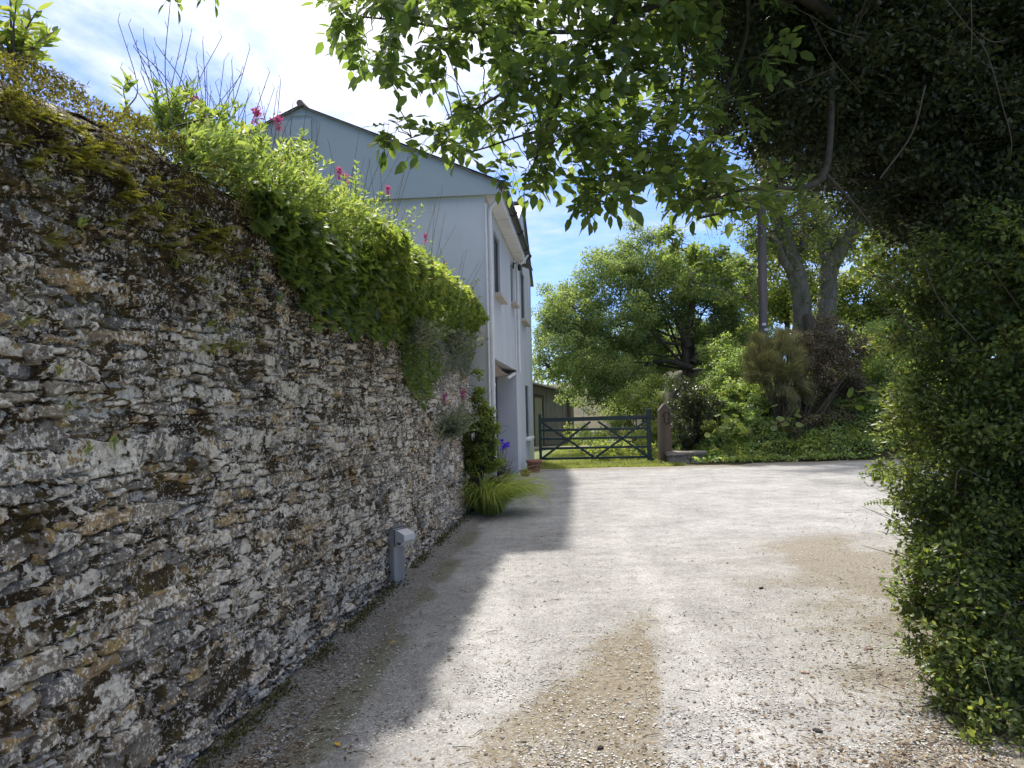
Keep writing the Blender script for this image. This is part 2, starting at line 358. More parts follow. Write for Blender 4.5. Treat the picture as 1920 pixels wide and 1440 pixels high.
# ------------------------------------------------------------------ ground
B1, B0 = 0.09, -1.72                       # foot of the stone wall: X = B0 + B1*Y
def wallx(Y): return B0 + B1 * np.asarray(Y, float)
HB = -1.462                                # house front: X = HB + .09*Y
def seg_dist(X, Y, poly):
    """signed distance to a polygon (inside negative)"""
    P = np.array(poly); d = np.full(X.shape, 1e9); ins = np.zeros(X.shape, bool)
    for i in range(len(P)):
        a, b = P[i], P[(i + 1) % len(P)]; e = b - a; t = np.clip(((X - a[0]) * e[0] + (Y - a[1]) * e[1]) / (e @ e + 1e-9), 0, 1)
        d = np.minimum(d, np.hypot(X - a[0] - t * e[0], Y - a[1] - t * e[1]))
        c = ((a[1] > Y) != (b[1] > Y)) & (X < (b[0] - a[0]) * (Y - a[1]) / (b[1] - a[1] + 1e-12) + a[0]); ins ^= c
    return np.where(ins, -d, d)
def gpoly(pts): return [gp(*p)[:2] for p in pts]
def build_ground():
    # far field: one sheet to the horizon
    xs = np.concatenate([[-900, -300, -100, -40], np.linspace(-20, 30, 60), [45, 100, 300, 900]]); ys = np.concatenate([[-300, -60, -10], np.linspace(-4, 60, 70), [80, 120, 250, 500, 1200]])
    X, Y = np.meshgrid(xs, ys, indexing='ij')
    Z = -0.03 + .05 * fbm(X * .3, Y * .3, 3, 5) * smooth(Y, 20.5, 24) + smooth(Y, 30, 70) * 1.2 * smooth(X, -4, 10)
    Z = np.where(Y < 20.2, -0.12, Z)
    n1_, n2_ = X.shape; i = np.arange(n1_ - 1)[:, None] * n2_ + np.arange(n2_ - 1)
    q = np.stack([i, i + n2_, i + n2_ + 1, i + 1], -1).reshape(-1, 4)
    m, t, b, o = newmat('grass_ground'); v = vmap(t)
    c = ramp(t, noise(t, v, .35, 6, .6), [(.3, (.045, .065, .015)), (.55, (.085, .11, .025)), (.75, (.13, .13, .045))])
    L(t, c, b.inputs['Base Color']); b.inputs['Roughness'].default_value = .9; bump(t, b, noise(t, v, 20, 5), .8, .05)
    tag(mk('ground', np.stack([X, Y, Z], -1).reshape(-1, 3), [q], m), kind='structure')

    # gravel drive
    Yr = [-4.0]
    while Yr[-1] < 20.9: Yr.append(Yr[-1] + (.06 if Yr[-1] < 2.8 else max(.008, .0013 * Yr[-1] ** 2)))
    Yr = np.array(Yr); nx = 620; u = np.linspace(0, 1, nx)
    X0 = wallx(Yr) - .12; X0 = np.where(Yr > 12.1, -1.2, X0)
    X1 = np.interp(Yr, [-4, 3, 5, 8, 12, 21], [4.2, 4.4, 5.0, 8.5, 13, 16])
    X = X0[:, None] + (X1 - X0)[:, None] * u; Y = np.repeat(Yr[:, None], nx, 1)
    X = X + .0; edge = .35 * fbm(X * .5, X * 0 + 3, 3, 9)
    far = 19.35 + edge + .25 * smooth(X, 3.5, 5) + 0.5 * smooth(X, 5, 9)
    Z = .012 * fbm(X * .7, Y * .7, 3, 11) + .006 * fbm(X * 4, Y * 4, 3, 12) + .0035 * fbm(X * 22, Y * 22, 3, 13)
    dw = X - wallx(Y); verge = 1 - smooth(dw + .16 * fbm(X * 2, Y * 2, 4, 3) + .10 * fbm(X * 11, Y * 11, 3, 8), .18, .55)
    verge = np.where(Y > 11.6, 0, verge)
    Z += .05 * (1 - smooth(dw, .0, .35)) * (Y < 12) + .012 * verge * fbm(X * 9, Y * 9, 3, 33)
    Z -= .16 * smooth(Y, far + .1, far + .5)
    nz = .5 * fbm(X * 1.1, Y * 1.1, 4, 20) + .35 * fbm(X * 5, Y * 5, 4, 26)
    sd = seg_dist(X, Y, gpoly([(1222, 1130), (1232, 1250), (1240, 1440), (1245, 1700), (760, 1700), (850, 1440), (960, 1340), (1060, 1265), (1130, 1200)])); wdt = .05 + .17 * smooth(X, .75, .2) + .12 * smooth(Y, 4.2, 6)
    moss = (1 - smooth(sd + .16 * nz, -wdt, wdt)) * (.55 + .45 * smooth(fbm(X * 2.2, Y * 2.2, 4, 55), -.4, .35)) * (.45 + .55 * smooth(Y, 6.8, 4.8)); moss = np.clip(moss * 1.35, 0, 1)
    bound = np.interp(Y, [3.3, 4.5, 6.5, 8.5, 12], [.45, .42, .38, .35, .3])
    mossL = np.exp(-((dw - bound + .05 * nz) / .12) ** 2) * (Y < 10) * smooth(fbm(X * 1.5, Y * .9, 3, 41), -.35, .1)
    lit = 1 - smooth(seg_dist(X, Y, gpoly([(1420, 1010), (1560, 1000), (1900, 990), (2300, 1440), (2300, 1900), (1520, 1700), (1560, 1440), (1480, 1280), (1560, 1200), (1420, 1130), (1380, 1060)])) + .6 * nz, -.8, .6); lit = 1.25 * lit * (.42 + .58 * smooth(fbm(X * 1.1, Y * 1.4, 4, 66), -.45, .35))
    lit2 = 1 - smooth(np.abs(Y - far + .35) + .25 * nz, .2, .8)
    brown = np.clip(np.maximum(lit, lit2 * .9), 0, 1)
    tracks = np.exp(-((X - 1.02 - .02 * Y + .03 * nz) / .16) ** 2) + np.exp(-((X + .12 + .02 * (Y - 4)) / .2) ** 2)
    tracks *= smooth(Y, 12, 5)
    n1_, n2_ = X.shape; i = np.arange(n1_ - 1)[:, None] * n2_ + np.arange(n2_ - 1)
    q = np.stack([i, i + 1, i + n2_ + 1, i + n2_], -1).reshape(-1, 4)
    m, t, b, o = newmat('gravel'); a = N(t, 'ShaderNodeAttribute', attribute_name='ga'); sp = N(t, 'ShaderNodeSeparateColor'); L(t, a.outputs[0], sp.inputs[0])
    a2 = N(t, 'ShaderNodeAttribute', attribute_name='gb'); sp2 = N(t, 'ShaderNodeSeparateColor'); L(t, a2.outputs[0], sp2.inputs[0])
    v = vmap(t); big = noise(t, v, 1.3, 6, .62); mid = noise(t, v, 14, 5, .7); fine = noise(t, v, 110, 4, .7)
    vo = N(t, 'ShaderNodeTexVoronoi'); vo.inputs['Scale'].default_value = 95; L(t, v, vo.inputs[0])
    c = ramp(t, big, [(.3, (.255, .248, .238)), (.5, (.33, .322, .31)), (.7, (.40, .39, .377))])
    c = mixc_(t, M(t, 'MULTIPLY', sp2.outputs[1], .5), c, (.50, .49, .475))
    c = mixc_(t, .8, c, ramp(t, noise(t, vmap(t, (1, 1, 1)), 5, 8, .75), [(.32, (.68, .66, .64)), (.5, (.97, .97, .97)), (.7, (1.16, 1.16, 1.16))]), 'MULTIPLY'); c = mixc_(t, .7, c, ramp(t, mid, [(.3, (.7, .69, .68)), (.6, (1.05, 1.05, 1.05))]), 'MULTIPLY')
    chips = ramp(t, vo.outputs['Color'], [(0, (.40, .39, .38)), (.35, (.82, .81, .80)), (.7, (1.0, 1.0, 1.0)), (1, (1.4, 1.4, 1.38))])
    c = mixc_(t, .75, c, chips, 'MULTIPLY')
    mm = step(t, M(t, 'ADD', sp.outputs[0], M(t, 'MULTIPLY', M(t, 'SUBTRACT', M(t, 'ADD', mid, fine), 1.0), 2.4)), .15, 1.0)
    mcol = ramp(t, noise(t, v, 30, 5, .75), [(.35, (.085, .066, .034)), (.5, (.165, .13, .078)), (.65, (.29, .25, .18))]); c = mixc_(t, M(t, 'MULTIPLY', mm, .82), c, mcol)
    bb = step(t, M(t, 'ADD', sp.outputs[1], M(t, 'MULTIPLY', M(t, 'SUBTRACT', M(t, 'ADD', mid, fine), 1.0), 2.2)), .3, 1.0)
    c = mixc_(t, M(t, 'MULTIPLY', bb, .8), c, ramp(t, noise(t, v, 45, 4, .7), [(.35, (.10, .082, .052)), (.55, (.205, .172, .122)), (.7, (.34, .30, .235))]))
    vg = step(t, M(t, 'ADD', sp.outputs[2], M(t, 'MULTIPLY', M(t, 'SUBTRACT', mid, .5), .8)), .3, .8)
    c = mixc_(t, M(t, 'MULTIPLY', vg, .9), c, ramp(t, noise(t, v, 60, 4, .75), [(.3, (.055, .047, .034)), (.48, (.13, .118, .098)), (.62, (.31, .295, .27))]))
    ml = step(t, M(t, 'ADD', sp2.outputs[0], M(t, 'MULTIPLY', M(t, 'SUBTRACT', M(t, 'ADD', mid, fine), 1.0), 1.2)), .3, .8)
    c = mixc_(t, M(t, 'MULTIPLY', ml, .6), c, (.10, .10, .045))
    L(t, c, b.inputs['Base Color']); b.inputs['Roughness'].default_value = .95; b.inputs['Specular IOR Level'].default_value = .15
    h = M(t, 'ADD', M(t, 'MULTIPLY', vo.outputs['Distance'], -1.2), M(t, 'ADD', fine, mid)); bump(t, b, h, .75, .007)
    tag(mk('gravel_drive', np.stack([X, Y, Z], -1).reshape(-1, 3), [q], m,
           attrs={'ga': np.stack([moss, brown, verge], -1).reshape(-1, 3), 'gb': np.stack([mossL, tracks, tracks * 0], -1).reshape(-1, 3)}), kind='structure')
build_ground()

def gnd_ok(X, Y): return (X > wallx(Y) + .05)
def loose():
    # loose chips of stone
    def scatter(name, label, cat, n, mat, smin, smax, kind='chip', dens=None, group=None):
        r = np.random.default_rng(len(name)); g = G()
        px = r.uniform(300, 1900, n); py = 1460 - (1460 - 880) * r.random(n) ** 1.7
        P = np.array([gp(a, b_) for a, b_ in zip(px, py)]); k = gnd_ok(P[:, 0], P[:, 1]) & (P[:, 1] < 19.3)
        if dens is not None: k &= r.random(n) < dens(P[:, 0], P[:, 1])
        P = P[k]; n = len(P); P[:, 2] = .004
        P[:, 2] += np.where(P[:, 0] - wallx(P[:, 1]) < .3, .02, 0)
        S = r.uniform(smin, smax, n)
        if kind == 'chip':
            oc = np.array([(1, 0, 0), (.3, .9, .1), (-.8, .5, 0), (-.7, -.6, .1), (.4, -.8, 0), (0, 0, 1), (0, 0, -1)])
            fs = np.array([(i, (i + 1) % 5, 5) for i in range(5)] + [((i + 1) % 5, i, 6) for i in range(5)])
            V = oc[None] * (1 + .25 * r.normal(size=(n, 7, 1))); an = r.random(n) * 6.28; ca, sa = np.cos(an)[:, None], np.sin(an)[:, None]
            x = V[..., 0] * ca - V[..., 1] * sa; y = V[..., 0] * sa + V[..., 1] * ca; z = V[..., 2] * .45
            V = np.stack([x, y, z], -1) * S[:, None, None] * np.array([1, 1, 1]) + P[:, None]
            g.add(V.reshape(-1, 3), (fs[None] + (np.arange(n) * 7)[:, None, None]).reshape(-1, 3))
        elif kind == 'leaf':
            D = rdir(n, r); D[:, 2] = .12 * r.normal(size=n); Nn = np.array([0, 0, 1.]) + .35 * r.normal(size=(n, 3)); P[:, 2] += .006
            leaves(g, P, D, Nn, S, S * r.uniform(.25, .6, n), T_LF)
        else:
            for p_, s_ in zip(P, S):
                a = r.random() * 6.28; d = np.array([math.cos(a), math.sin(a), 0]) * s_; q_ = p_ + np.array([0, 0, .006])
                g.tube([q_ - d / 2, q_ + d * .05 + [0, 0, r.random() * .01], q_ + d / 2], [s_ * .028, s_ * .024, s_ * .015], 5)
        return tag(g.make(name, mat, smooth_=kind == 'leaf'), label, cat, group, 'stuff')
    nz = lambda X, Y: np.clip(.55 + 1.1 * fbm(X * 1.5, Y * 1.5, 3, 77), .1, 1)
    verge = lambda X, Y: np.clip(.12 + 1.2 * (1 - smooth(X - wallx(Y), .2, .6)) * (Y < 12) + .8 * smooth(X - .45 * Y, -.9, .2), 0, 1)
    scatter('pale_gravel', 'pale stone chips loose on the drive', 'gravel', 26000, simple('pale_chip', (.34, .33, .31), (.62, .60, .57), 9, .85), .003, .008, dens=nz)
    scatter('dark_gravel', 'dark stone chips loose on the drive', 'gravel', 7000, simple('dark_chip', (.035, .03, .028), (.13, .11, .10), 9, .85), .003, .007, dens=nz)
    scatter('large_chippings', 'larger slate chips lying near the wall foot and drive edge', 'gravel', 4600, simple('slate_chip', (.11, .10, .092), (.38, .36, .33), 5, .8), .006, .014, dens=verge)
    scatter('leaf_litter', 'dry brown leaves and bits littering the drive edges', 'leaf litter', 14000, m_litter, .010, .035, 'leaf', dens=lambda X, Y: verge(X, Y) * .85 + .02)
    scatter('twig_litter', 'short dry twigs lying on the gravel', 'twigs', 2400, m_dry, .03, .10, 'twig', dens=lambda X, Y: verge(X, Y) * .5 + .05)
loose()
def single_leaf(px, py, s, ang, mat, label, grp):
    p = gp(px, py); g = G(); leaves(g, [(0, 0, .012)], [(math.cos(ang), math.sin(ang), .15)], [(.1, .2, 1)], s, s * .62, T_LF)
    o = g.make('fallen_leaf', mat, smooth_=True); o.location = p; tag(o, label, 'leaf', grp)
single_leaf(730, 1210, .06, .4, m_yellowleaf, 'bright yellow fallen leaf nearest the grey bollard on the drive edge', 'yellow fallen leaves')
single_leaf(566, 1306, .05, 1.2, m_yellowleaf, 'orange yellow fallen leaf on the soil at the wall foot below the bollard', 'yellow fallen leaves')
single_leaf(636, 1404, .05, 2.2, m_yellowleaf, 'yellow fallen leaf on gravel near the bottom edge, left of the drive', 'yellow fallen leaves')
def pebble(px, py, s, mat, label):
    g = G(); n = 14; r = np.random.default_rng(int(px)); pr = []
    for k in range(6):
        a = -math.pi / 2 + math.pi * k / 5; pr.append((max(.001, math.cos(a)) * s, math.sin(a) * s * .5 + s * .45))
    g.lathe(pr, n=n); g.V[0] *= 1 + .12 * r.normal(size=(len(g.V[0]), 1)); g.V[0][:, 0] *= 1.4
    o = g.make('stone', mat, smooth_=True); o.location = gp(px, py); o.rotation_euler.z = r.random() * 6; tag(o, label, 'stone', 'loose stones on the drive')
mdk = simple('dark_stone', (.02, .018, .016), (.06, .05, .045), 30, .85, .8, .004); mbr = simple('tan_stone', (.28, .17, .12), (.45, .32, .25), 30, .85, .6, .004)
pebble(1126, 1404, .013, mdk, 'small black stone on the mossy centre strip near the bottom edge')
pebble(656, 1415, .011, mdk, 'small black stone on pale gravel at the lower left')
pebble(1510, 1264, .017, mbr, 'tan stone on the brown litter, nearer the middle of the drive')
pebble(1631, 1218, .015, mbr, 'tan stone on brown litter close beside the hedge')
pebble(1427, 1104, .016, mdk, 'small dark stone on the pale drive above the brown litter')
pebble(1533, 1373, .017, mdk, 'dark lump of stone on the litter at the lower right')

# ------------------------------------------------------------------ stone wall
WEND = 11.95
def wtop(Y): return np.interp(Y, [-2, 2.3, 3.2, 4.4, 6.5, 9, 12.2], [2.54, 2.62, 2.70, 2.71, 2.66, 2.76, 2.95])
def build_wall():
    Ys = [-2.0]
    while Ys[-1] < WEND:
        y = Ys[-1]; Ys.append(y + (.05 if y < 1.7 else min(.02, .0033 * (max(y, 2.0) / 2.1) ** 1.9)))
    Ys = np.array(Ys); nz = 590
    v = np.linspace(0, 1, nz); Hh = wtop(Ys)
    S = np.repeat(Ys[:, None], nz, 1); Z = Hh[:, None] * v[None] - .06 * (1 - v[None])
    # stones: courses of long thin slabs of very unequal size
    r = np.random.default_rng(3); C = []; z = -.1
    while z < 3.3:
        h = r.choice([.018, .028, .042, .06, .085], p=[.20, .26, .27, .18, .09]); h *= 1.22; x = -2.5 + r.random() * .3
        while x < 13:
            l = (h * r.uniform(1.1, 5.6) + .02) * (.8 if r.random() < .6 else 1.2); l = min(l, .55); hh = h * r.uniform(.7, 1.5); C.append((x + l / 2, z + h / 2 + r.normal() * .012, l, hh, r.normal() * .06)); x += l
        z += h
    for _ in range(900): h = r.uniform(.04, .13); C.append((r.uniform(-2.4, 12.9), r.uniform(0, 3.1), h * r.uniform(.9, 2.6), h, r.normal() * .14))
    C = np.array(C); nS = len(C)
    # bucket the sites
    cell = .12; bx = ((C[:, 0] + 3) / cell).astype(int); bz = ((C[:, 1] + .3) / .06).astype(int)
    from collections import defaultdict
    bk = defaultdict(list)
    for i_, (p_, l_) in enumerate(zip(C, bx)):
        for dx in range(-int(p_[2] / 2 / cell + .3) - 1, int(p_[2] / 2 / cell + .3) + 2):
            for dz in range(-int(p_[3] / 2 / .06 + .3) - 1, int(p_[3] / 2 / .06 + .3) + 2): bk[(l_ + dx, bz[i_] + dz)].append(i_)
    K = max(len(v_) for v_ in bk.values())
    nxb = int(16.5 / cell) + 4; nzb = int(3.8 / .06) + 6; T = np.full((nxb, nzb, K), -1, np.int32)
    for (a, b_), l in bk.items():
        if 0 <= a < nxb and 0 <= b_ < nzb: T[a, b_, :len(l)] = l
    wS = S + .05 * fbm(S * 5, Z * 9, 3, 31) + .022 * fbm(S * 20, Z * 26, 3, 35); wZ = Z + .028 * fbm(S * 2, Z * 5, 3, 32) + .013 * fbm(S * 12, Z * 20, 3, 36) + .03 * perlin(S * .8, Z * 1.5, 4)
    ix = np.clip(((wS + 3) / cell).astype(int), 0, nxb - 1); iz = np.clip(((wZ + .3) / .06).astype(int), 0, nzb - 1)
    f1 = np.full(S.shape, 9.0); f2 = f1.copy(); id1 = np.zeros(S.shape, int)
    for k in range(K):
        c = T[ix, iz, k]; ok = c >= 0; cc = np.maximum(c, 0)
        ex = wS - C[cc, 0]; ez = wZ - C[cc, 1]; sn = C[cc, 4]; dx = np.abs(ex + sn * ez) - (C[cc, 2] / 2); dz = np.abs(ez - sn * ex) - (C[cc, 3] / 2)
        d = np.where(ok, np.maximum(dx, dz) + .35 * np.minimum(np.maximum(dx, -.02), np.maximum(dz, -.02)), 9)
        n_ = d < f1; f2 = np.where(n_, f1, np.minimum(f2, d)); id1 = np.where(n_, c, id1); f1 = np.where(n_, d, f1)
    gap = (f2 - f1); rs = r.random((nS, 6)); q = rs[id1]
    stone = smooth(gap, .001, .017)
    upper = .8 * smooth(Z / Hh[:, None] + .12 * fbm(S * 1.5, Z * 1.5, 3, 50), .66, .98)
    farm = smooth(S, 8.3, 9.6)                      # neater squared blocks near the house
    prot = (q[..., 0] - .45) * .034 * (1 - .6 * farm); missing = q[..., 5] < (.07 + .12 * upper)
    prot = np.where(missing, -.032, prot)
    tiltx = (q[..., 1] - .5) * .22 * (S - C[id1, 0]); tiltz = (q[..., 2] - .5) * .35 * (Z - C[id1, 1])
    lay = fbm(S * 5 + q[..., 3] * 50, Z * 75 + q[..., 4] * 30, 3, 60); flake = np.round(lay * 3) / 3
    D = (prot + tiltx + tiltz) * stone - .026 * (1 - stone) + .0045 * (lay * .6 + flake) * stone + .004 * fbm(S * 28, Z * 28, 3, 61) + .02 * fbm(S * .8, Z * .8, 2, 62)
    nm = fbm(S * 4, Z * 5, 4, 70); nl = fbm(S * 6.5, Z * 6.0, 4, 80, .65); nl2 = fbm(S * 1.1, Z * 1.1, 3, 85)
    moss = smooth((1 - stone) * .42 + .55 * nm + .45 * fbm(S * 12, Z * 13, 3, 74) + .42 * fbm(S * 26, Z * 28, 3, 75) + .60 * upper + .25 * fbm(S * 30, Z * 30, 2, 72) - .30 * farm, .20, .36)
    moss = np.clip(np.maximum(moss, missing * .8 * stone * (q[..., 4] < .7)), 0, 1)
    D += .014 * moss + .006 * moss * fbm(S * 40, Z * 40, 2, 73)
    nl3 = fbm(S * 24, Z * 21, 4, 87, .65); lich = smooth(np.maximum(.84 * nl + .35 * nl2, 1.12 * nl3 + .12 * nl2) + .45 * (q[..., 4] - .5) + .16 * fbm(S * 50, Z * 42, 3, 82) - .30 * upper + .10 * smooth(S, 2.5, 5) - .12 * farm, .17, .26) * (1 - .8 * moss) * (.35 + .65 * stone)
    D += .0022 * lich
    orange = smooth(fbm(S * 7, Z * 16, 3, 90) + .5 * (q[..., 3] - .5) + .15 * fbm(S * 2, Z * 2, 2, 91), .27, .42) * (1 - lich * .7) * (1 - moss)
    X = wallx(S) + D - .03 * smooth(Z, 0, 2.7) + .02
    # rounded head, top and back of the wall, so it is a solid body
    kf = smooth(Z, Hh[:, None] - .12, Hh[:, None]); X = X - .10 * kf ** 2
    top = []
    for tpar, dz in ((.2, .03), (.32, .06), (.46, .055), (.6, .0)):
        jj = .05 * fbm(Ys * 3, Ys * 0 + tpar * 9, 3, 99) + .015 * fbm(Ys * 15, Ys * 0 + tpar * 9, 2, 98); top.append(np.stack([wallx(Ys) - tpar, Ys, Hh + dz + jj], -1))
    top.append(np.stack([wallx(Ys) - .64, Ys, Ys * 0 - .1], -1)); top = np.stack(top, 1)
    V = np.concatenate([np.stack([X, S, Z], -1), top], 1); nr = V.shape[1]
    def ext(a, val): return np.concatenate([a, np.full((len(Ys), 5), val)], 1)
    ca = np.stack([ext(q[..., 3], .5), ext(lich, 0), ext(moss, 1)], -1).reshape(-1, 3)
    cb = np.stack([ext(orange, 0), ext(stone, 0.5), ext(np.broadcast_to(farm, S.shape), 0)], -1).reshape(-1, 3)
    i = np.arange(len(Ys) - 1)[:, None] * nr + np.arange(nr - 1); qd = np.stack([i, i + nr, i + nr + 1, i + 1], -1).reshape(-1, 4)
    e0 = [list(range(nr))]; e1 = [list(range((len(Ys) - 1) * nr, len(Ys) * nr))[::-1]]
    m, t, b, o = newmat('slate_rubble'); v = vmap(t)
    a = N(t, 'ShaderNodeAttribute', attribute_name='ca'); sa = N(t, 'ShaderNodeSeparateColor'); L(t, a.outputs[0], sa.inputs[0])
    a = N(t, 'ShaderNodeAttribute', attribute_name='cb'); sb = N(t, 'ShaderNodeSeparateColor'); L(t, a.outputs[0], sb.inputs[0])
    lay_ = noise(t, vmap(t, (6, 6, 60)), 1.4, 6, .65); fine = noise(t, v, 60, 5, .7); mid = noise(t, v, 13, 5, .65); vf = noise(t, v, 220, 3, .6)
    c = ramp(t, sa.outputs[0], [(0, (.12, .12, .125)), (.2, (.21, .205, .20)), (.38, (.17, .148, .12)), (.55, (.30, .27, .225)), (.7, (.18, .17, .16)), (.85, (.33, .245, .145)), (1, (.15, .15, .16))])
    c = mixc_(t, .85, c, ramp(t, lay_, [(.3, (.45, .45, .46)), (.5, (.95, .94, .92)), (.7, (1.6, 1.55, 1.48))]), 'MULTIPLY')
    c = mixc_(t, .6, c, ramp(t, fine, [(.3, (.5, .5, .5)), (.7, (1.5, 1.5, 1.5))]), 'MULTIPLY')
    of = step(t, M(t, 'ADD', sb.outputs[0], M(t, 'MULTIPLY', M(t, 'SUBTRACT', mid, .5), 1.2)), .3, .7); c = mixc_(t, M(t, 'MULTIPLY', of, .8), c, ramp(t, fine, [(.35, (.22, .145, .045)), (.65, (.44, .32, .13))]))
    lf = step(t, M(t, 'ADD', sa.outputs[1], M(t, 'MULTIPLY', M(t, 'SUBTRACT', M(t, 'ADD', fine, mid), 1.0), 1.9)), .42, .62)
    lcol = ramp(t, noise(t, v, 34, 5, .7), [(.3, (.32, .30, .27)), (.5, (.56, .54, .50)), (.7, (.80, .78, .74))]); c = mixc_(t, M(t, 'MULTIPLY', lf, .93), c, lcol)
    mf = step(t, M(t, 'ADD', sa.outputs[2], M(t, 'MULTIPLY', M(t, 'SUBTRACT', M(t, 'ADD', fine, mid), 1.0), 1.7)), .38, .62)
    mcol = ramp(t, noise(t, v, 5, 5, .7), [(.32, (.022, .014, .007)), (.52, (.055, .038, .015)), (.68, (.11, .085, .024)), (.8, (.15, .13, .03))])
    mcol = mixc_(t, .7, mcol, ramp(t, vf, [(.3, (.5, .5, .5)), (.7, (1.7, 1.7, 1.7))]), 'MULTIPLY'); c = mixc_(t, mf, c, mcol)
    c = mixc_(t, M(t, 'MULTIPLY', step(t, noise(t, v, 36, 5, .75), .38, .50, 1, 0), .5), c, (.034, .027, .016)); c = mixc_(t, M(t, 'MULTIPLY', step(t, M(t, 'ADD', noise(t, v, 52, 5, .75), M(t, 'MULTIPLY', noise(t, v, 4, 3, .6), .35)), .715, .78), .9), c, (.74, .72, .68)); c = mixc_(t, 1.0, c, (1.06, .985, .83), 'MULTIPLY'); sp = step(t, noise(t, v, 42, 3, .6), .66, .72); c = mixc_(t, M(t, 'MULTIPLY', sp, .55), c, (.55, .54, .52))
    L(t, c, b.inputs['Base Color']); b.inputs['Roughness'].default_value = .85; b.inputs['Specular IOR Level'].default_value = .25
    bump(t, b, M(t, 'ADD', M(t, 'MULTIPLY', lay_, .9), M(t, 'ADD', fine, M(t, 'MULTIPLY', vf, M(t, 'ADD', .35, mf)))), .8, .006)
    th = thing('stone_wall', 'tall mossy slate rubble garden wall running along the left of the drive to the white house', 'wall')
    mk('masonry', V.reshape(-1, 3), [qd, np.array(e0), np.array(e1)], m, th, attrs={'ca': ca, 'cb': cb})
    return th
wall = build_wall()
# ------------------------------------------------------------------ house (local: x out from the front, y along it, z up)
def build_house():
    h = thing('house', 'white rendered two storey house with a grey clad gable end and a slate roofed wing', 'house', (HB + .09 * 12.1, 12.1, 0), -math.atan(.09))
    Wd = 5.9; EV = 5.16; RZ = 6.52; PY = 8.15; PZ = 6.95; WE = 11.15; WN = 4.9
    ops = {'w1': (1.2, 2.2, 3.56, 4.68), 'w2': (4.40, 4.98, 3.84, 4.74), 'w3': (7.2, 8.6, 3.8, 5.08), 'gw': (7.95, 9.3, .76, 2.14), 'rec': (.62, 5.30, -.05, 2.40)}
    g = G(); ys = sorted({0, WE} | {v[0] for v in ops.values()} | {v[1] for v in ops.values()}); zs = sorted({-.3, EV} | {v[2] for v in ops.values()} | {v[3] for v in ops.values()})
    for y0, y1 in zip(ys, ys[1:]):
        for z0, z1 in zip(zs, zs[1:]):
            cy, cz = (y0 + y1) / 2, (z0 + z1) / 2
            if any(a < cy < b and c < cz < d for a, b, c, d in ops.values()): continue
            g.add([(0, y0, z0), (0, y1, z0), (0, y1, z1), (0, y0, z1)], [(0, 1, 2, 3)])
    for k, (a, b, c, d) in ops.items():
        dp = -.065 if k != 'rec' else -.45
        for q in ([(0, a, c), (dp, a, c), (dp, a, d), (0, a, d)], [(0, b, c), (0, b, d), (dp, b, d), (dp, b, c)], [(0, a, d), (dp, a, d), (dp, b, d), (0, b, d)], [(0, a, c), (0, b, c), (dp, b, c), (dp, a, c)]):
            if k == 'rec' and q[0][2] == c and q[1][2] == c and q[2][2] == c: continue
            g.add(q, [(0, 1, 2, 3)])
    sl = (PZ - 5.4) / (PY - WN); g.add([(0, WN - .1, EV), (0, WE, EV), (0, WE, 5.4), (0, PY, PZ - .05), (0, WN - .1, 5.4)], [(0, 1, 2, 3, 4)])
    g.add([(0, 0, -.3), (0, 0, EV), (-Wd, 0, EV), (-Wd, 0, -.3)], [(0, 1, 2, 3)]); g.add([(0, 0, EV), (-Wd / 2, 0, RZ - .05), (-Wd, 0, EV)], [(0, 1, 2)])
    g.add([(0, WE, -.3), (-Wd, WE, -.3), (-Wd, WE, 5.4), (0, WE, 5.4)], [(0, 1, 2, 3)]); g.add([(-Wd, 0, -.3), (-Wd, 0, EV), (-Wd, WE, EV), (-Wd, WE, -.3)], [(0, 1, 2, 3)])
    g.make('wall', m_paint, h)
    # clad gable, standing proud of the render
    g = G(); o_ = .30; ft = [(.24, -.07, 4.93), (.24, -.07, 5.12), (-Wd / 2, -.07, RZ + .0), (-Wd - .24, -.07, 5.12), (-Wd - .24, -.07, 4.93)]
    bk = [(x, 0.012, z) for x, _, z in ft]; g.add(ft + bk, [(0, 4, 3, 2, 1)], [(0, 5, 9, 4), (4, 9, 8, 3), (3, 8, 7, 2), (2, 7, 6, 1), (1, 6, 5, 0)]); g.make('gable_cladding', m_clad, h)
    g = G(); rv = nrm([[1, -1.0]])[0]; pb = []
    g.box((-3.35, -.10, 5.95), (-2.78, -.074, 6.28), .012); g.tube(cumspline([(-2.72, -.09, 5.7), (-2.70, -.09, 6.1), (-2.76, -.09, 6.33), (-3.1, -.09, 6.36)]), .008, 5); g.make('vent_box', m_clad, h)
    # roof of the long part: individual slates laid in courses
    def slates(p0, du, dv, nu, nv, lu, lv, th=.012, clip=None):
        g = G(); n_ = nrm(np.cross(du, dv))
        for j in range(nv):
            for i in range(-1, nu + 1):
                u0 = (i + (.5 if j % 2 else 0)) * lu; u1 = u0 + lu - .004; u0 = max(u0, 0); u1 = min(u1, nu * lu)
                if u1 <= u0 + .01: continue
                if clip and clip((u0 + u1) / 2, j * lv): continue
                a = np.array(p0) + du * u0 + dv * (j * lv) + n_ * (.014 + rng.normal() * .0012); b = np.array(p0) + du * u1 + dv * (j * lv) + n_ * .014
                tp = dv * (lv * 1.15) - n_ * .012
                q = np.array([a, b, b + tp, a + tp]); g.add(np.vstack([q, q - n_ * th]), [(0, 1, 2, 3), (0, 4, 5, 1), (3, 2, 6, 7), (0, 3, 7, 4), (1, 5, 6, 2), (4, 7, 6, 5)])
        return g
    rf = bpy.data.objects.new('roof', None); scene.collection.objects.link(rf); rf.parent = h
    rise = RZ - EV + .03; run = Wd / 2 + .26; ln = math.hypot(run, rise)
    du = np.array([0, 1, 0.]); dv = np.array([-run, 0, rise]) / ln
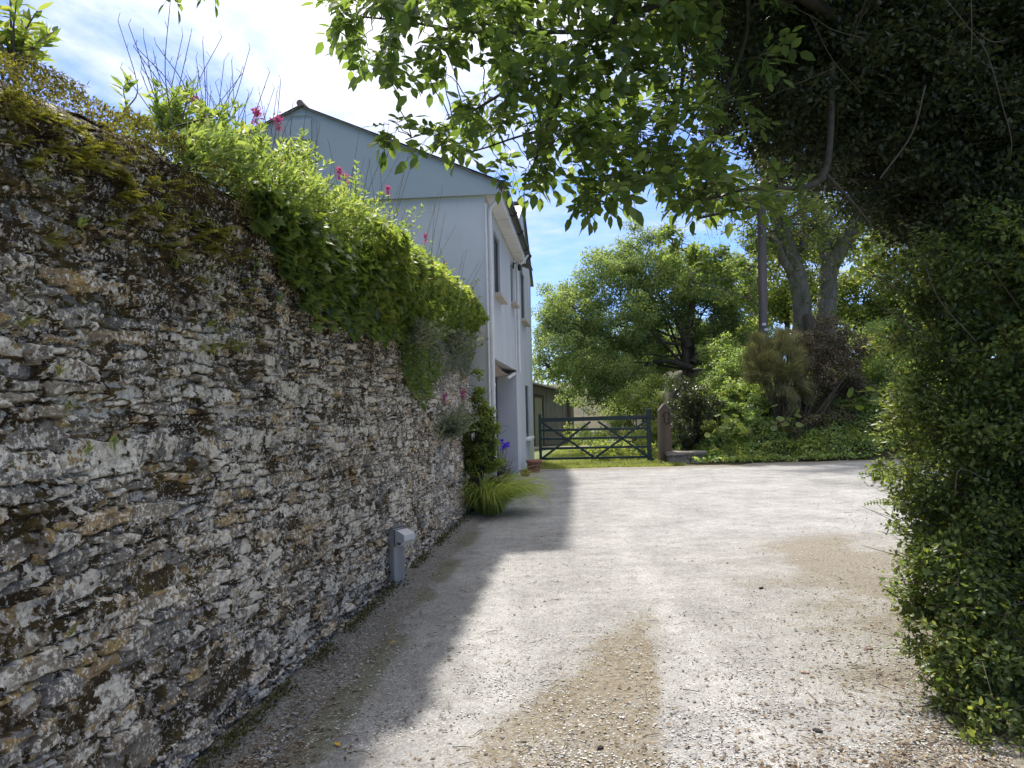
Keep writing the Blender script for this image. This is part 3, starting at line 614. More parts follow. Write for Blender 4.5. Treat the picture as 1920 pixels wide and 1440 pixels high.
    g = slates((.26, -.12, EV - .06), du, dv, 20, 14, .31, ln / 14)
    g2 = slates((-Wd - .26, -.12, EV - .06), np.array([0, 1, 0.]), np.array([run, 0, rise]) / ln, 20, 14, .31, ln / 14); g.V += [np.concatenate(g2.V)]; 
    for k_, v_ in g2.P.items(): g.P[k_] += [x + g.n for x in v_]
    g.n += g2.n
    g.add([(.28, -.12, EV - .03), (-Wd / 2, -.12, RZ - .0), (-Wd - .28, -.12, EV - .03), (.28, 8, EV - .03), (-Wd / 2, 8, RZ), (-Wd - .28, 8, EV - .03)], [(0, 3, 4, 1), (1, 4, 5, 2)])
    g.make('slates', m_slate, rf)
    g = G()
    for k in range(13): g.tube([(-Wd / 2, -.14 + k * .46, RZ + .02), (-Wd / 2, .30 + k * .46, RZ + .03)], .055, 8)
    g.make('ridge_tile', m_ridge, rf)
    # wing roof
    run = PY - WN + .25; rise = PZ - 5.32; ln = math.hypot(run, rise)
    g = slates((.05, PY - run, 5.32), np.array([-1, 0, 0.]), np.array([0, run, rise]) / ln, 20, 15, .31, ln / 15)
    g2 = slates((.05 - 6.2, PY + run, 5.32), np.array([1, 0, 0.]), np.array([0, -run, rise]) / ln, 20, 15, .31, ln / 15); g.V += [np.concatenate(g2.V)]
    for k_, v_ in g2.P.items(): g.P[k_] += [x + g.n for x in v_]
    g.n += g2.n
    g.add([(.04, PY - run, 5.29), (.04, PY, PZ - .03), (.04, PY + run, 5.29), (-6, PY - run, 5.29), (-6, PY, PZ - .03), (-6, PY + run, 5.29)], [(0, 1, 4, 3), (1, 2, 5, 4)])
    g.make('slates', m_slate, rf)
    g = G()
    for k in range(13): g.box((.06 - .47 * (k + 1) + .006, PY - .14, PZ - .02), (.06 - .47 * k, PY + .14, PZ + .05), .01)
    g.make('ridge_tile', m_ridge, rf)
    g = G(); g.bar((.055, PY - run, 5.31), (.055, PY - .02, PZ - .0), .025, .06); g.bar((.055, PY + .02, PZ - .0), (.055, PY + run, 5.31), .025, .06); g.make('verge_board', m_gutter, h)
    # eaves
    g = G(); g.box((.004, .0, 4.93), (.235, 5.88, 5.125), .004); g.make('eaves_box', m_trim, h)
    for y_ in (1.6, 3.1, 4.5):
        g = G(); g.box((.002, y_, 4.926), (.238, y_ + .012, 5.128)); g.make('eaves_joint', m_soffit, h)
    g = G(); th = np.linspace(0, math.pi, 9); yy = np.linspace(-.1, 6.05, 2); pr = [(.29 - .065 * math.cos(a), EV - .02 - .075 * math.sin(a)) for a in th]
    pr2 = [(.29 - .06 * math.cos(a), EV - .02 - .068 * math.sin(a)) for a in th[::-1]]; ring = pr + pr2; V = [(x, y, z) for y in yy for x, z in ring]; k = len(ring)
    g.add(V, [(i, (i + 1) % k, (i + 1) % k + k, i + k) for i in range(k)]); g.add([(x, -.1, z) for x, z in pr], [tuple(range(9))]); g.add([(x, 6.05, z) for x, z in pr], [tuple(range(9))[::-1]])
    g.make('gutter', m_gutter, h)
    for y_ in (.35, 1.9, 3.4, 5.0, 5.95):
        g = G(); g.tube([(.29 - .072 * math.cos(a), y_, EV - .02 - .084 * math.sin(a)) for a in th], .014, 6); g.make('gutter_bracket', m_gutter, h)
    g = G(); g.tube(cumspline([(.30, .16, 5.07), (.28, .16, 4.98), (.14, .14, 4.84), (.065, .12, 4.74), (.06, .12, 4.5)]), .036, 10); g.tube([(.06, .12, 4.5), (.06, .12, .1)], .036, 10); dp = g.make('downpipe', m_trim, h, True)
    for z_ in (3.6, 1.9, 2.9):
        g = G(); g.tube([(.06, .12, z_), (.06, .12, z_ + .05)], .043, 10); g.box((.0, .08, z_ + .01), (.03, .16, z_ + .04)); g.make('collar', m_trim, dp)
    g = G(); g.tube([(.015, -.012, 4.8), (.015, -.012, .2)], .014, 6); g.make('conduit', m_trim, h)
    g = G(); g.tube(cumspline([(.30, 5.55, 5.07), (.2, 5.5, 4.92), (.07, 5.45, 4.78), (.06, 5.45, 4.6)]), .036, 10); g.tube([(.06, 5.45, 4.6), (.06, 5.45, 2.36)], .036, 10); g.make('downpipe', m_trim, h, True)
    g = G(); g.box((.002, 5.22, 2.36), (.022, 5.38, 4.9), .003); g.make('corner_board', m_trim, h)
    for k in ('w1', 'w2', 'w3', 'gw'):
        a, b, c, d = ops[k]; g = G(); e = .05
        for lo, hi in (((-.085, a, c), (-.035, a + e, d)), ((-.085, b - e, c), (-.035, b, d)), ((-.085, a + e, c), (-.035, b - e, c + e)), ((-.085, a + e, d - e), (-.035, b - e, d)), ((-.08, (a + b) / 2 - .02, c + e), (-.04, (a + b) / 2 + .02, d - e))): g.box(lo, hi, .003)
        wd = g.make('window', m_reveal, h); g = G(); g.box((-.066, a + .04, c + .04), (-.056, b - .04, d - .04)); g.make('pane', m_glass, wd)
        g = G(); g.box((-.08, a - .07, c - .07), (.13, b + .07, c - .003), .006); g.make('sill', m_soffit if k != 'gw' else m_trim, wd)
    a, b, c, d = ops['rec']; g = G(); g.box((-.47, a, 0), (-.44, b, d), .0)
    for k in range(18): g.box((-.44, a + .03 + k * .255, .02), (-.43, a + .27 + k * .255, d - .1), .004)
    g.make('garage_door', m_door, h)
    g = G(); t_ = np.linspace(0, 1, 12); yy = a + .0 + (b - a) * t_; zz = d - .008 - .22 * np.sin(t_ * math.pi * .5 + .0) * (1 - t_) ** .6 * 1.5
    V = [(-.01, y, z) for y, z in zip(yy, zz)] + [(-.42, y, z - .05) for y, z in zip(yy, zz)]; g.add(V, [(i, i + 12, i + 13, i + 1) for i in range(11)]); g.make('door_canopy', m_soffit, h, True)
    g = G(); g.bar((-.03, 3.6, 2.17), (-.03, b - .02, 2.335), .05, .06); g.make('door_rail', m_trim, h)
    g = G(); g.box((.002, 4.96, 4.66), (.03, 5.04, 4.80), .004); g.tube([(.02, 5.0, 4.76), (.10, 5.0, 4.80), (.15, 5.0, 4.74)], .01, 6); g.lathe([(.0, 4.76), (.03, 4.75), (.045, 4.70), (.04, 4.62), (.0, 4.60)], (.15, 5.0, 0), 10); g.make('lamp', m_gutter, h)
build_house()

# ------------------------------------------------------------------ field gate and post
def build_gate():
    A = gp(1013, 866); Bp = gp(1222, 862); A[2] = Bp[2] = 0; A[1] = 21.1; A[0] = at(1013, 820, 21.1)[0]; Bp = at(1217, 820, 21.0); Bp[2] = 0
    d = nrm(Bp - A); d[2] = 0; ln = np.linalg.norm(Bp - A)
    gt = wthing('field_gate', 'dark green five bar wooden gate closed across the end of the drive', 'gate', tuple(A), group=None)
    P = lambda s, z, o=0.0: A + d * s + np.array([-d[1], d[0], 0]) * o + np.array([0, 0, z])
    zr = [.14, .42, .68, .92, 1.20]
    g = G(); g.bar(P(0, .08), P(0, 1.37), .075, .075, up=(0, 1, 0), bev=.012); g.make('shutting_stile', m_gate, gt)
    g = G(); g.bar(P(ln, .05), P(ln, 1.45), .12, .085, up=(0, 1, 0), bev=.012); g.bar(P(ln - .02, .07, 0), P(ln + .12, .07, 0), .08, .08); g.make('hanging_stile', m_gate, gt)
    for i, z in enumerate(zr):
        g = G(); hh = .11 if i == 4 else .065; g.bar(P(.03, z), P(ln - .03, z + (.02 if i == 4 else 0)), .03 if i < 4 else .06, hh, bev=.004)
        if i == 4: g.add([P(.03, z + hh / 2 + .002, -.03), P(.03, z + hh / 2 + .002, .03), P(ln, z + hh / 2 + .022, .03), P(ln, z + hh / 2 + .022, -.03)], [(0, 1, 2, 3)])
        g.make('rail', m_gate, gt)
    mid = ln * .5
    for (s0, z0, s1, z1) in ((.05, 1.13, mid * .98, .16), (.05, .16, mid * .93, 1.13), (mid * 1.02, .16, ln - .06, 1.13), (mid * 1.07, 1.13, ln - .06, .16)):
        g = G(); g.bar(P(s0, z0, -.033), P(s1, z1, -.033), .024, .06, bev=.003); g.make('brace', m_gate, gt)
    g = G(); g.bar(P(ln - .35, 1.20, -.04), P(ln + .15, 1.21, -.04), .012, .035); g.tube([P(ln + .13, 1.12, -.02), P(ln + .13, 1.28, -.02)], .014, 6); g.make('hinge', m_iron, gt)
build_gate()
def build_post():
    Y = 20.9; c = at(1246, 820, Y); base = (c[0], Y, 0); p = thing('gatepost', 'weathered brown wooden gatepost with a pointed top and an iron number 8', 'post', base, .0)
    w2 = .155; g = G(); n0 = 12; V = []; zs = [-.1, .35, .8, 1.15, 1.40]
    for i, z in enumerate(zs): 
        for x, y in ((-w2, -w2), (w2, -w2), (w2, w2), (-w2, w2)): V.append((x * (1 + .02 * rng.normal()), y, z))
    k = len(V); V += [(-.01, -w2, 1.58), (-.01, w2, 1.58)]
    q = [(i * 4 + j, i * 4 + (j + 1) % 4, i * 4 + 4 + (j + 1) % 4, i * 4 + 4 + j) for i in range(4) for j in range(4)]
    g.add(V, q, [(16, 17, k), (18, 19, k + 1)]); g.add([V[17], V[18], V[k + 1], V[k]], [(0, 1, 2, 3)]); g.add([V[19], V[16], V[k], V[k + 1]], [(0, 1, 2, 3)])
    g.make('shaft', m_post, p)
    g = G(); g.bar((-w2 - .01, -w2 - .006, 1.395), (-.005, -w2 - .006, 1.59), .02, .02); g.bar((0, -w2 - .006, 1.59), (w2 + .01, -w2 - .006, 1.41), .02, .02); g.make('cap_strip', m_trim if False else m_shed, p)
    g = G(); ox = .045
    for cz, r0, gapa in ((1.265, .082, -.05), (1.115, .072, 1.6)):
        lo, hi = (math.pi * -.34, math.pi * 1.28) if cz > 1.2 else (math.pi * -1.28, math.pi * .34)
        g.tube([(ox + r0 * math.cos(a), -w2 - .012, cz + r0 * math.sin(a)) for a in np.linspace(lo, hi, 18)], .014, 6)
    g.make('number', m_iron, p)
build_post()
def stone_block():
    a = at(1250, 850, 20.6); g = G(); r = np.random.default_rng(4)
    s = thing('stone_trough', 'low rough stone block on the ground against the wooden gatepost', 'stone block', (a[0] + .38, 20.65, 0))
    nx, nz_ = 18, 7; V = []; ring = [(-.36, -.15), (.5, -.15), (.5, .22), (-.36, .22)]
    g.box((-.36, -.16, -.05), (.62, .24, .20), .02); g.box((-.40, -.20, .195), (.66, .26, .29), .025)
    V = np.concatenate(g.V); V += .012 * r.normal(size=V.shape); g.V = [V]; g.make('block', m_stone, s)
stone_block()

# ------------------------------------------------------------------ bollard light by the wall
def bollard():
    b0 = gp(742, 1103); b = thing('bollard', 'grey wooden post with a pale square lamp box, standing against the stone wall', 'bollard', (b0[0], b0[1], 0), rad(-32)); b.scale = (1.45, 1.45, 1.12)
    g = G(); g.box((-.045, -.05, -.05), (.035, .05, .47), .004); g.make('post', m_bollard, b)
    g = G(); g.box((-.075, -.052, -.02), (-.047, .052, .45), .003); g.make('backing', m_bolside, b)
    g = G(); g.box((-.085, -.06, .472), (.03, .06, .485), .003); g.make('cap', m_bolside, b)
    g = G(); v = [(.037, -.05, .34), (.075, -.05, .34), (.115, -.05, .385), (.115, -.05, .43), (.06, -.05, .46), (.037, -.05, .46)]; v2 = [(x, .05, z) for x, _, z in v]
    g.add(v + v2, [(5, 4, 3, 2, 1, 0), (6, 7, 8, 9, 10, 11)], [(i, (i + 1) % 6, (i + 1) % 6 + 6, i + 6) for i in range(6)]); lb = g.make('lamp_box', m_box, b)
    g = G(); g.box((.0365, -.0525, .335), (.046, .0525, .465), .002); g.make('back_plate', m_bolside, lb)
    g = G(); g.box((.06, -.0515, .352), (.088, -.0495, .372)); g.make('vent', m_bolside, lb)
    for z_ in (.08, .30):
        g = G(); g.tube([(-.062, -.0535, z_), (-.062, -.056, z_)], .006, 8); g.make('bolt', m_iron, b)
    g = G(); g.lathe([(.0, .012), (.09, .01), (.11, -.01)], (0, 0, .015), 14); g.make('concrete_collar', m_stone, b)
bollard()

# ------------------------------------------------------------------ pots
def pot(px, py, r0, r1, h, mat, label, square=False):
    p = gp(px, py); p[2] = 0; t = thing('plant_pot', label, 'plant pot', tuple(p), rad(20)); g = G(); n = 4 if square else 28
    pr = [(.0, .01), (r0 * .98, .0), (r0, .01), (r1 * .93, h * .82), (r1, h * .82), (r1 * 1.04, h * .84), (r1 * 1.04, h), (r1 * .93, h), (r1 * .88, h * .88), (0, h * .87)]
    if square: pr = [(a * 1.32, b_) for a, b_ in pr]
    g.lathe(pr[:-1], n=n); g.make('pot', mat, t, not square)
    g = G(); g.lathe([(r1 * .9 * (1.3 if square else 1), h * .885), (0.001, h * .9)], n=n); g.make('soil', m_soil, t); return t, h
t_, hh = pot(1002, 886, .13, .19, .30, m_terra, 'large round terracotta pot at the foot of the white house corner')
t_, hh = pot(985, 893, .075, .105, .14, m_terra2, 'small square dark red pot with a green seedling beside the larger pot', True)
g = G(); P = np.zeros((60, 3)); P[:, :2] = rng.normal(size=(60, 2)) * .03; P[:, 2] = hh * .9; D = rng.normal(size=(60, 3)) * .5; D[:, 2] = 1
blades(g, P, D, rng.uniform(.04, .10, 60), .012, .6, 3); g.make('seedling', m_clump, t_, True)

# ------------------------------------------------------------------ foliage builders
def clumps(blobs, m, rr, r, flat=.8, shell=.55, pw=2.2):
    """little clumps of leaves spread through big blobs: centres, radii"""
    C = []; 
    vol = np.array([b_[3] ** pw for b_ in blobs]); cnt = np.maximum(1, (m * vol / vol.sum()).astype(int))
    for b_, k in zip(blobs, cnt):
        d = rdir(k, r); rad_ = b_[3] * (shell + (1 - shell) * r.random(k) ** .6); c = np.array(b_[:3]) + d * rad_[:, None] * np.array([1, 1, flat])
        C.append(np.column_stack([c, rr * b_[3] ** .5 * r.uniform(.6, 1.35, k)]))
    return np.concatenate(C)
def clump_leaves(g, C, n, size, r, asp=.55, T=T_RH, out=.6, down=.25, flat=.75):
    w_ = C[:, 3] ** 2; idx = r.choice(len(C), n, p=w_ / w_.sum()); d = rdir(n, r)
    P = C[idx, :3] + d * (C[idx, 3] * (.25 + .75 * r.random(n) ** .5))[:, None] * np.array([1, 1, flat])
    D = nrm(d * out + r.normal(size=(n, 3)) * .6 + np.array([0, 0, -down])); Nn = nrm(r.normal(size=(n, 3)) * .6 + np.array([0, 0, 1.0]) + d * .3)
    s = size * r.uniform(.6, 1.3, n); leaves(g, P, D, Nn, s, s * asp, T); return P
def limbs(g, base, top, targets, r, r0, wob=.25, rt=.01, sides=7):
    base = np.array(base, float); top = np.array(top, float)
    for t_ in targets:
        t_ = np.array(t_, float); s = base + (top - base) * r.uniform(.35, 1.0); L_ = np.linalg.norm(t_ - s)
        mid = (s + t_) / 2 + r.normal(size=3) * wob * L_ * .25 + np.array([0, 0, .06 * L_])
        p = cumspline([s, (s + mid) / 2 + r.normal(size=3) * wob * L_ * .1, mid, (mid + t_) / 2 + r.normal(size=3) * wob * L_ * .12, t_], 4)
        ra = r0 * min(.5, .12 + .05 * L_); g.tube(p, np.linspace(ra, rt, len(p)), sides, cap=False)
def twigs(g, C, n, ln, rad0, r, sides=4):
    for c in C[r.choice(len(C), n, replace=n > len(C))]:
        d = rdir(1, r)[0]; d[2] = abs(d[2]) * .7; a = c[:3] - d * ln * .3; p = [a, a + d * ln * .5 + r.normal(size=3) * ln * .08, a + d * ln + r.normal(size=3) * ln * .12]
        g.tube(p, [rad0, rad0 * .7, rad0 * .35], sides, cap=False)
def B(px, py, rp, Y, flat=1):
    c = at(px, py, Y); return (c[0], c[1], c[2], rp / F * Y)
def tree(name, label, cat, base, top, tr, blobs, nclump, rr, nleaf, size, mat, bark, seed, group=None, asp=.6, ntw=150, twl=.6, shell=.45, T=T_RH, branches=True, extra=None, down=.25):
    r = np.random.default_rng(seed); t = wthing(name, label, cat, tuple(base), group=group)
    g = G(); b0 = np.array(base, float); tp = np.array(top, float); p = cumspline([b0 - [0, 0, .2], b0 * .6 + tp * .4 + r.normal(size=3) * .08, tp], 5)
    g.tube(p, np.linspace(tr, tr * .55, len(p)), 12, jag=.05); g.make('trunk', bark, t, True)
    C = clumps(blobs, nclump, rr, r, shell=shell)
    g = G()
    if branches: limbs(g, b0 + (tp - b0) * .3, tp, [b_[:3] for b_ in blobs][:12], r, tr * .6)
    for b_ in blobs:
        sub = C[np.linalg.norm(C[:, :3] - np.array(b_[:3]), axis=1) < b_[3] * 1.15]
        if len(sub): 
            for c in sub[r.choice(len(sub), min(len(sub), 7), replace=False)]:
                a = np.array(b_[:3]); g.tube(bez(a, c[:3], 5, bow=(0, 0, .08 * b_[3]), wob=.04 * b_[3]), np.linspace(.022, .007, 5) * max(1, tr * 4), 5, cap=False)
    twigs(g, C, ntw, twl, .009, r)
    if extra: extra(g, r)
    g.make('limbs', bark, t, True)
    g = G(); clump_leaves(g, C, nleaf, size, r, asp, T, down=down); g.make('crown', mat, t, True)
    return t

# ------------------------------------------------------------------ bank behind the drive on the right
def bank_h(X, Y):
    foot = 20.55 - .35 * smooth(X, 5, 7) + .25 * np.sin(X * 1.1) - .5 * smooth(X, 8.5, 12)
    side = smooth(X, 4.5, 6.6)
    h = side * (.30 * smooth(Y, foot, foot + .5) + 1.75 * smooth(Y, foot + .1, foot + 3.0) + .7 * smooth(Y, foot + 2, foot + 6) + .03 * np.maximum(0, Y - foot - 4))
    return h + side * .12 * fbm(X * .8, Y * .8, 3, 101) * smooth(Y, foot, foot + 1)
def bank():
    xs = np.linspace(4.3, 30, 130); ys = np.linspace(19.6, 42, 110); X, Y = np.meshgrid(xs, ys, indexing='ij'); Z = bank_h(X, Y) - .035
    n2_ = len(ys); i = np.arange(len(xs) - 1)[:, None] * n2_ + np.arange(n2_ - 1); q = np.stack([i, i + n2_, i + n2_ + 1, i + 1], -1).reshape(-1, 4)
    tag(mk('bank', np.stack([X, Y, Z], -1).reshape(-1, 3), [q], m_earth), kind='structure')
    r = np.random.default_rng(12); g = G(); n = 52000
    X = r.uniform(4.7, 14, n); Y = 20.1 + 5.5 * r.random(n) ** 1.1; Z = bank_h(X, Y); lum = fbm(X * 1.6, Y * 1.6 + Z * 1.6, 3, 103)
    k = (Z > .02) | (r.random(n) < .25); X, Y, Z, lum = X[k], Y[k], Z[k], lum[k]; n = len(X)
    off = (.05 + .28 * np.clip(lum + .4, 0, 1.2)) * r.random(n) ** .6
    P = np.stack([X, Y - off * .8, np.maximum(Z, 0) + off * .75], 1)
    D = nrm(np.array([0, -.7, .1]) + r.normal(size=(n, 3)) * .6); Nn = nrm(np.array([0, -.3, .9]) + r.normal(size=(n, 3)) * .45); s = r.uniform(.04, .11, n)
    leaves(g, P, D, Nn, s, s * .8); tag(g.make('ground_cover', m_cover, smooth_=True), 'low ivy and mixed green leaves covering the bank beside the drive', 'ground cover', kind='stuff')
    g = G(); n = 5000; X = r.uniform(4.9, 9.5, n); Y = r.uniform(20.2, 22.0, n); kk = fbm(X * 1.1, Y * 1.1, 2, 120) > .05; X, Y = X[kk], Y[kk]; n = len(X)
    P = np.stack([X, Y - .12, bank_h(X, Y) + .05], 1); D = r.normal(size=(n, 3)) * .5 + np.array([0, -.3, 1]); blades(g, P, D, r.uniform(.12, .35, n), .012, 1.4, 4)
    tag(g.make('bank_grass', m_lime, smooth_=True), 'long bright grass growing up through the leafy bank', 'grass', kind='stuff')
bank()
def round_plant(px, py, Y, n, rs, ls, mat, label, seed, up=.5):
    r = np.random.default_rng(seed); c = at(px, py, Y); c[2] = max(c[2], 0); t = wthing('butterbur', label, 'plant', tuple(c), group='large leaved plants on the bank')
    g = G(); g2 = G()
    for k in range(n):
        p = c + r.normal(size=3) * np.array([rs, rs * .5, rs * .6]); p[1] -= .15; q = c + (p - c) * .3 + np.array([0, .12, -.35])
        g2.tube(bez(q, p, 5, bow=(0, -.03, .04)), .006, 5, cap=False)
        g = G(); leaves(g, [p], [r.normal(size=3) * .5 + np.array([0, -.6, -.25])], [np.array([0, -.45, .9]) + r.normal(size=3) * .25], ls * r.uniform(.7, 1.2), ls * r.uniform(.8, 1.1), T_RD); g.make('leaf', mat, t, True)
    g2.make('stalks', m_mid, t, True)
round_plant(1480, 790, 20.9, 12, .36, .22, m_ivy, 'dark round leaved plant low under the bronze shrub', 1)
round_plant(1618, 745, 21.3, 16, .38, .28, m_ivy, 'dark green plant with the biggest round leaves, right of the bronze shrub', 2)
round_plant(1400, 765, 21.6, 12, .30, .20, m_lime, 'bright lime round leaved plant at the left foot of the feathery shrub', 3)
round_plant(1355, 800, 21.0, 16, .33, .18, m_lime, 'yellow green leafy plant on the bank right of the gatepost bush', 4)

def blob_shrub(name, label, cat, blobs, ncl, rr, nleaf, size, mat, seed, asp=.6, T=T_RH, group=None, stems=14, fine=False, bark=None, down=.2, flat=.75):
    r = np.random.default_rng(seed); b0 = np.array(blobs[0][:3]); zb = min(b_[2] - b_[3] for b_ in blobs); base = np.array([b0[0], b0[1], max(0, zb - .1)])
    if b0[0] > 4.4 and b0[1] > 19: base[2] = min(base[2], float(bank_h(b0[0], b0[1])) - .05)
    t = wthing(name, label, cat, tuple(base), group=group); C = clumps(blobs, ncl, rr, r, shell=.25)
    g = G()
    for c in C[r.choice(len(C), min(len(C), stems), replace=False)]:
        g.tube(bez(base + r.normal(size=3) * .06 * np.array([1, 1, 0]), c[:3], 6, bow=(0, 0, .1), wob=.04), np.linspace(.022, .006, 6), 5, cap=False)
    twigs(g, C, stems * 6, .3, .005, r); g.make('stems', bark or m_twig, t, True)
    g = G()
    if fine:
        idx = r.integers(0, len(C), nleaf); d = rdir(nleaf, r); d[:, 2] = np.abs(d[:, 2]) * .8; cen = C[:, :3].mean(0); o_ = nrm(C[idx, :3] - cen + np.array([0, 0, .3])); d = nrm(d * .6 + o_)
        P = C[idx, :3] + rdir(nleaf, r) * (C[idx, 3] * r.random(nleaf))[:, None]; blades(g, P, d, size * r.uniform(.6, 1.4, nleaf), asp, .5, 3)
    else: clump_leaves(g, C, nleaf, size, r, asp, T, down=down, flat=flat)
    g.make('foliage', mat, t, True); return t
blob_shrub('feathery_shrub', 'grey green feathery shrub with fine upswept needles beside the bronze shrub', 'shrub', [B(1462, 690, 46, 21.6), B(1435, 665, 42, 21.5), B(1470, 650, 36, 21.7), B(1480, 730, 40, 21.6), B(1425, 705, 30, 21.4)], 220, .24, 42000, .20, m_feath, 21, asp=.009, fine=True, stems=30)
blob_shrub('bronze_shrub', 'reddish bronze small leaved shrub in front of the big pale tree trunks', 'shrub', [B(1490, 800, 40, 21.2), B(1600, 800, 44, 21.4), B(1550, 700, 62, 22.0), B(1530, 650, 48, 22.1), B(1590, 660, 52, 22.2), B(1560, 615, 40, 22.2), B(1500, 640, 34, 22.3), B(1520, 740, 50, 21.9), B(1590, 745, 50, 22), B(1545, 790, 42, 21.7)], 360, .22, 36000, .060, m_red, 22, stems=50)
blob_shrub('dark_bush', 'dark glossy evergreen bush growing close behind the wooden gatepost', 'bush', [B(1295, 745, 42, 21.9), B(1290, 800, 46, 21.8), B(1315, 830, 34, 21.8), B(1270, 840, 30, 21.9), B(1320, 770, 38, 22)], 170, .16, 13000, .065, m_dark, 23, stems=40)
blob_shrub('hazel_bush', 'mid green bush behind the field gate under the spreading hawthorn', 'bush', [B(1190, 745, 34, 25), B(1225, 770, 36, 24.5), B(1170, 800, 30, 25), B(1215, 815, 30, 24), B(1240, 720, 26, 25)], 130, .2, 9000, .075, m_mid, 24, stems=20)
blob_shrub('bramble_bush', 'leafy light green bramble on top of the bank below the telegraph pole', 'bush', [B(1380, 690, 48, 24), B(1340, 720, 44, 23.5), B(1400, 740, 44, 22.2), B(1350, 660, 40, 25)], 150, .22, 13000, .075, m_cover, 25, stems=20)
blob_shrub('nettle_patch', 'pale green nettles growing on the bank at the right of the gatepost bush', 'nettles', [B(1370, 750, 24, 22.4), B(1330, 800, 14, 21.2), B(1400, 812, 12, 20.9), B(1340, 840, 9, 20.6), B(1440, 838, 9, 20.4)], 110, .13, 5500, .06, m_mid, 26, stems=30)
blob_shrub('ivy_bush', 'rounded mass of ivy and mixed leaves on the bank left of the feathery shrub', 'ivy', [B(1400, 800, 44, 21.6), B(1370, 770, 34, 22.0), B(1450, 815, 36, 21.3), B(1350, 820, 24, 21.2), B(1420, 750, 30, 22)], 150, .16, 12000, .07, m_cover, 28, stems=20)
blob_shrub('laurel_bush', 'dark green bush at the far right of the bank behind the hedge edge', 'bush', [B(1640, 690, 60, 22.5), B(1690, 650, 70, 22.5), B(1670, 760, 60, 22), B(1640, 640, 50, 23.5), B(1720, 800, 60, 21.5)], 190, .22, 14000, .085, m_cover, 27, stems=20)

# ------------------------------------------------------------------ trees beyond
hb = [B(1080, 580, 62, 27), B(1050, 650, 58, 26.5), B(1130, 520, 62, 27.5), B(1160, 610, 75, 27), B(1100, 690, 60, 26.2), B(1210, 480, 60, 28), B(1240, 560, 72, 28), B(1290, 500, 50, 28), B(1310, 590, 66, 27.5), B(1370, 540, 58, 28), B(1375, 620, 52, 27.5), B(1160, 710, 52, 26), B(1035, 600, 40, 27), B(1030, 690, 34, 26), B(1210, 660, 50, 27.8), B(1190, 430, 24, 28), B(1390, 500, 30, 28.5), B(1120, 755, 30, 26), B(1070, 740, 26, 27.5), B(1160, 770, 34, 28), B(1210, 730, 36, 29), B(1250, 650, 40, 29), B(1050, 560, 40, 28), B(1330, 700, 30, 29)]
tb = at(1300, 715, 27); tb[2] = .3; tt = at(1285, 640, 27.2)
def hawx(g, r):
    for a, b_, w_ in (((1297, 690), (1195, 690), .13), ((1300, 680), (1380, 600), .14), ((1292, 650), (1240, 560), .15), ((1290, 640), (1310, 520), .13)):
        p = cumspline([at(*a, 27), (at(*a, 27) + at(*b_, 27)) / 2 + [0, 0, .25], at(*b_, 27)], 6); g.tube(p, np.linspace(w_, .04, len(p)), 8, cap=False)
tree('hawthorn_tree', 'large spreading green hawthorn with dark crooked limbs beyond the gate', 'tree', tb, tt, .27, hb, 700, .36, 165000, .085, m_haw, m_bark, 31, ntw=500, twl=.5, extra=hawx, shell=.45)
mb = [B(1280, 470, 34, 24), B(1330, 490, 36, 23.5), B(1250, 445, 26, 24), B(1370, 520, 34, 23), B(1300, 530, 30, 23.5), B(1410, 500, 26, 23), B(1340, 560, 22, 23.2), B(1400, 560, 26, 23), B(1420, 450, 26, 23)]
mbase = at(1440, 700, 24.5); mbase[2] = 1.6
tree('young_maple', 'thin tree with yellow spring leaves hanging in front of the hawthorn crown', 'tree', mbase, at(1420, 520, 24), .07, mb, 110, .22, 5200, .10, m_yel, m_barkgrey, 32, ntw=260, twl=.7, asp=.9)
